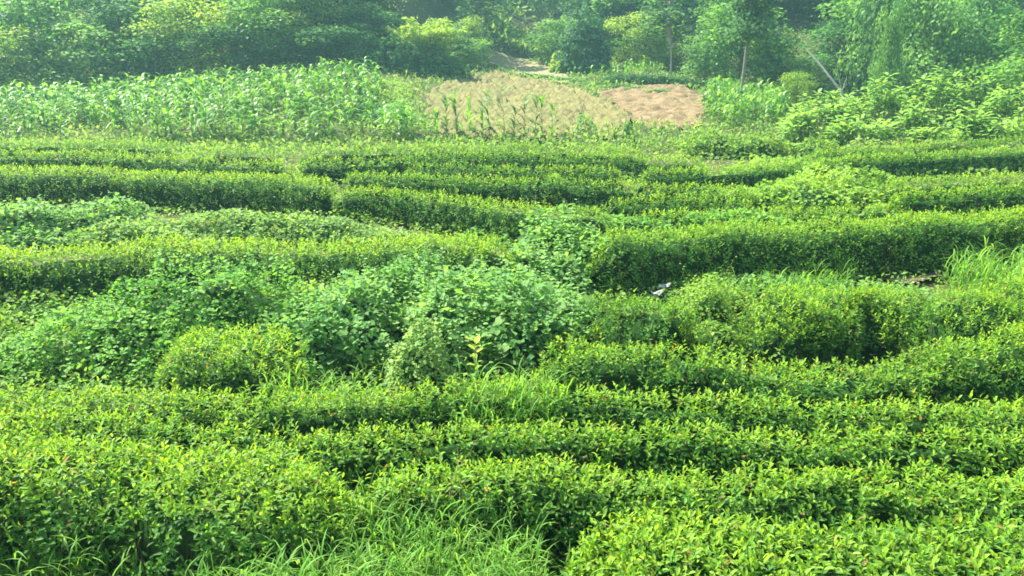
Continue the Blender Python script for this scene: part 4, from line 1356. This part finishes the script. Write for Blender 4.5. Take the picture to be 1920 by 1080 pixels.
# ------------------------------------------------------------------ leaning dead trunk, fence rails
def leaning_trunk():
    y = 50.0
    x0, z0 = at_depth(1578, 172, y); x1, z1 = at_depth(1508, 88, y + 1.5)
    root = thing('leaning_trunk', 'bare pale dead trunk leaning left over the big-leaved shrubs', 'dead tree', (float(x0), y, float(ground(x0, y))))
    b = np.array([float(x0), y, float(ground(x0, y))])
    s = np.array([.35, 0, 0.0]); e = np.array([float(x1), y + 1.5, float(z1)]) - b
    m = np.array([float(x0), y, float(z0)]) - b
    V_, F_, _ = tube_arrays([s, m, m * .5 + e * .5 + np.array([0, 0, .05]), e], [.10, .085, .06, .03], (0, 0, 0), 7)
    dead = obj('trunk', mesh_from('dead_trunk', V_, F_, None, M_PALEBARK), root)
    for k, (dx, dz) in enumerate([(-.35, 1.2), (.25, .9)]):
        p = m * .8 + e * .2
        V_, F_, _ = tube_arrays([m, m + np.array([dx * .5, 0, dz * .5]), m + np.array([dx, .1, dz])], [.03, .02, .01], (0, 0, 0), 5)
        obj('branch', mesh_from('dead_branch', V_, F_, None, M_PALEBARK), dead)


leaning_trunk()


def rail_fence():
    y = 71.0
    pts = [(1190, 147), (1245, 137)]
    root = None
    xa, za = at_depth(1182, 146, y); xb, zb = at_depth(1246, 137, y)
    g0 = float(ground(xa, y))
    root = thing('rail_fence', 'pale bamboo rail fence on the terrace above the bare field', 'fence', (float(xa), y, g0))
    o = np.array([float(xa), y, g0])
    for dz in (0, -.45):
        a = np.array([float(xa), y, float(za) + dz]) - o; b = np.array([float(xb), y, float(zb) + dz * .9]) - o
        V_, F_, _ = tube_arrays([a, b], [.05, .05], (0, 0, 0), 6)
        obj('rail', mesh_from('fence_rail', V_, F_, None, M_CULM), root)
    for t in (0.02, .5, .97):
        p = np.array([float(xa) * (1 - t) + float(xb) * t, y + .06, 0]); p[2] = float(ground(p[0], p[1]))
        top = float(za) * (1 - t) + float(zb) * t + .15
        V_, F_, _ = tube_arrays([p - o, np.array([p[0], p[1], max(top, p[2] + .8)]) - o], [.05, .045], (0, 0, 0), 6)
        obj('post', mesh_from('fence_post', V_, F_, None, M_CULM), root)


rail_fence()


# ------------------------------------------------------------------ big-leaved shrubs on the right
def rosette_shrub(u, y, v_top, wpx, n_ros, label, seed, c1, c2):
    x = (u - 960) / FPX * y
    z = float(ground(x, y))
    _, zt = at_depth(u, v_top, y); h = float(zt) - z
    w = wpx / FPX * y / 2
    r = np.random.default_rng(seed)
    root = thing('broadleaf_shrub', label, 'shrub', (x, y, z - .03), 'big-leaved shrubs on the right')
    tubes, parts = [], []
    for i in range(n_ros):
        a = r.uniform(0, 6.28); q = math.sqrt(r.random())
        top = np.array([math.cos(a) * q * w, math.sin(a) * q * w * .8, h * (1 - .45 * q * q) * r.uniform(.55, 1.0)])
        foot = np.array([top[0] * .25, top[1] * .25, 0])
        tubes.append(tube_arrays([foot, (foot + top) / 2 + np.array([top[0] * .15, top[1] * .15, 0]), top], [.03, .02, .01], (0, 0, 0), 4))
        m = 16
        aa = np.arange(m) * 2.4 + r.uniform(0, 6)
        el = np.linspace(-.35, .75, m) + r.normal(0, .12, m)
        d = np.stack([np.cos(aa) * np.cos(el), np.sin(aa) * np.cos(el), np.sin(el)], 1)
        base = top[None] + d * .10 + np.array([0, 0, 1.0]) * np.linspace(-.35, .05, m)[:, None]
        nn = np.stack([-np.cos(aa) * np.sin(el), -np.sin(aa) * np.sin(el), np.cos(el)], 1)
        d = norm(d - np.array([0, 0, .28]))
        f = np.clip(np.linspace(.2, .9, m) + r.normal(0, .15, m), 0, 1)
        L = .36 * r.uniform(.75, 1.25, m)
        parts.append(leaf_arrays(base, d, nn, L, L * .62, np.clip(blend(c1, c2, f) * r.uniform(.85, 1.15, (m, 1)), 0, 1), 1))
    V_, F_, _ = join(tubes)
    obj('branches', mesh_from('shrub_branches', V_, F_, None, M_BARK), root)['kind'] = 'stuff'
    V_, F_, T_ = join(parts)
    obj('foliage', mesh_from('shrub_foliage', V_, F_, T_, M_TREE, True), root)['kind'] = 'stuff'


BD, BL = lin(.070, .185, .040), lin(.215, .360, .075)
for q, a in enumerate([
        (1530, 44, 168, 130, 34, 'pale big-leaved shrub left of the dead trunk foot'),
        (1590, 46, 165, 120, 30, 'big-leaved shrub growing round the dead trunk foot'),
        (1662, 45, 158, 110, 30, 'big-leaved shrub with umbrella rosettes below the vine column'),
        (1735, 45, 128, 110, 34, 'tallest big-leaved shrub with umbrella rosettes on the right'),
        (1805, 44, 146, 120, 32, 'big-leaved shrub right of the tallest one'),
        (1880, 42, 155, 130, 34, 'big-leaved shrub near the right edge'),
        (1640, 42, 112, 60, 14, 'slender rosette-topped shrub at the base of the vine column'),
        (1500, 39, 205, 120, 26, 'low pale big-leaved shrub at the end of the small corn patch'),
        (1600, 38, 205, 120, 26, 'low big-leaved shrub below the dead trunk'),
        (1700, 38, 200, 130, 28, 'low big-leaved shrub below the tallest one'),
        (1790, 38, 200, 120, 26, 'low dark-hollowed big-leaved shrub second from the right edge'),
        (1890, 37, 205, 140, 28, 'lowest big-leaved shrub cut by the right edge')]):
    rosette_shrub(*a, seed=300 + q, c1=BD, c2=BL)
mound('weed_bush', 'bright weeds at the foot of the small corn patch', 'bush',
      [(9.0, 36.5, 1.5, 1.0, 1.1), (11.0, 36.0, 1.6, 1.0, 1.0), (13.2, 35.5, 1.5, 1.0, .9)], .16, 3200, 0, YD, YL, .5, .75, .5)
mound('weed_bush', 'brownish weeds before the low big-leaved shrubs', 'bush',
      [(15.5, 35.0, 1.6, 1.0, .9), (18.2, 34.5, 1.8, 1.0, .9), (21.2, 33.5, 1.8, 1.0, 1.0)], .16, 3400, 0, lin(.09, .17, .05), lin(.2, .28, .08), .5, .75, .5)

# ------------------------------------------------------------------ trees up the hill
MARKS = [(-60, 'the tree cut by the left edge'), (105, 'the tall bright-topped tree'), (230, 'the rounded mid-green tree'), (388, 'the tree with pale sunlit sprays'),
         (525, 'the large tree above the rising corn'), (640, 'the top end of the corn field'), (745, 'the darker bamboo clump'), (820, 'the bright bamboo clump'),
         (905, 'the head of the dirt path'), (985, 'the dirt path'), (1090, 'the dark ivy dome'), (1195, 'the two pale green trees'), (1310, 'the low vine-draped tree'),
         (1378, 'the pole-like trunk'), (1470, 'the small corn patch'), (1550, 'the leaning dead trunk'), (1640, 'the vine column'), (1740, 'the big vine-hung tree'),
         (1880, 'the leafy tree at the right edge')]
ORD = ['leftmost', 'second from the left', 'third from the left', 'fourth from the left', 'fifth from the left', 'sixth from the left', 'seventh from the left', 'eighth from the left']
r = np.random.default_rng(77)
HILL = []
for (u0, u1, y0, y1, n, vt, gr, styles) in [
        (-140, 720, 72, 100, 34, (-150, -40), 'trees in the left wood', ('dark', 'broad', 'dark', 'yellow', 'broad')),
        (700, 1290, 92, 128, 34, (-110, 10), 'trees above the fields', ('needle', 'dark', 'broad', 'needle', 'dark')),
        (1300, 2060, 68, 120, 38, (-120, 0), 'trees on the right hillside', ('draped', 'broad', 'dark', 'broad', 'draped'))]:
    for i in range(n):
        u = u0 + (u1 - u0) * (i + r.uniform(.1, .9)) / n
        y = r.uniform(y0, y1)
        v, w = r.uniform(*vt), r.uniform(110, 190) * 75 / y * 1.05
        if not 1262 < u < 1325 and -150 < u < 2000 and not (830 < u < 1100 and y < 108):
            HILL.append((u, y, v, w, styles[i % 5], gr))
for i in range(13):
    HILL.append((835 + 22 * i + r.uniform(-8, 8), r.uniform(106, 124), r.uniform(-90, 0), r.uniform(70, 120), ('needle', 'dark', 'broad')[i % 3], 'trees above the fields'))
HILL.sort()
buckets = {}
for h_ in HILL:
    mk = min(MARKS, key=lambda q: abs(q[0] - h_[0]))[1]
    buckets.setdefault(mk, []).append(h_)
KINDS = {'dark': 'dark', 'broad': 'mid-green', 'yellow': 'yellow-green', 'needle': 'dark conifer-like', 'draped': 'vine-draped'}
for mk, lst in buckets.items():
    for i, (u, y, v, w, stl, gr) in enumerate(lst):
        pos = '' if len(lst) == 1 else ', %s there' % ('rightmost' if i == len(lst) - 1 else ORD[i])
        tree(u, y, v, w, stl, '%s tree behind %s%s' % (KINDS[stl], mk, pos), gr)


def forest():
    """far wooded slope that reads as one mass"""
    r = np.random.default_rng(5)
    n = 52000
    y = r.uniform(100, 235, n); x = r.uniform(-1.0, 1.0, n) * (y * .78)
    cell = 5.0
    jx = hash3(np.floor(x / cell), np.floor(y / cell), np.zeros(n), 1); jy = hash3(np.floor(x / cell), np.floor(y / cell), np.ones(n), 1)
    cx, cy = (np.floor(x / cell) + .3 + .4 * jx) * cell, (np.floor(y / cell) + .3 + .4 * jy) * cell
    d = norm(r.normal(size=(n, 3))); d[:, 2] = np.abs(d[:, 2]) * 1.0 - .3
    R0 = 2.6 + 1.2 * jx
    p = np.stack([cx + d[:, 0] * R0, cy + d[:, 1] * R0, ground(cx, cy) + 5.0 + 3 * jy + d[:, 2] * R0 * 1.7], 1)
    nn = norm(d * .5 + np.array([0, 0, .6]) + r.normal(0, .4, (n, 3)))
    dr = norm(np.cross(nn, norm(r.normal(size=(n, 3)))) - np.array([0, 0, .2]))
    f = np.clip(.5 + (jy - .5) * .9 + r.normal(0, .2, n), 0, 1)
    L = .8 * r.uniform(.6, 1.4, n)
    V_, F_, T_ = leaf_arrays(p, dr, nn, L, L * .7, blend(lin(.04, .11, .05), lin(.12, .22, .08), f), 0)
    o = obj('forest', mesh_from('forest', V_, F_, T_, M_TREE))
    tag(o, 'hazy far wood covering the upper hillside', 'forest', kind='stuff')


forest()
print('trees', round(time.time() - T0, 1), TRIS[0])

# ================================================================== HAZE
hz = bpy.data.meshes.new('haze')
x0, x1, y0, y1, z0, z1 = -236, 236, -36, 296, -1.6, 60
hz.from_pydata([(x0, y0, z0), (x1, y0, z0), (x1, y1, z0), (x0, y1, z0), (x0, y0, z1), (x1, y0, z1), (x1, y1, z1), (x0, y1, z1)], [],
               [(0, 3, 2, 1), (4, 5, 6, 7), (0, 1, 5, 4), (1, 2, 6, 5), (2, 3, 7, 6), (3, 0, 4, 7)])
m, nt, N, Lk = nodes_of('haze')
N.remove(N['Principled BSDF'])
pv = N.new('ShaderNodeVolumePrincipled')
pv.inputs['Color'].default_value = (0.40, 0.82, 0.80, 1)
pv.inputs['Density'].default_value = 0.00085
pv.inputs['Anisotropy'].default_value = 0.3
Lk.new(pv.outputs[0], N['Material Output'].inputs['Volume'])
hz.materials.append(m)
ho = obj('haze', hz)
tag(ho, 'thin bluish haze in the air over the whole valley', 'haze', kind='stuff')
print('done', round(time.time() - T0, 1), 'tris', TRIS[0], 'objects', len(sc.objects))
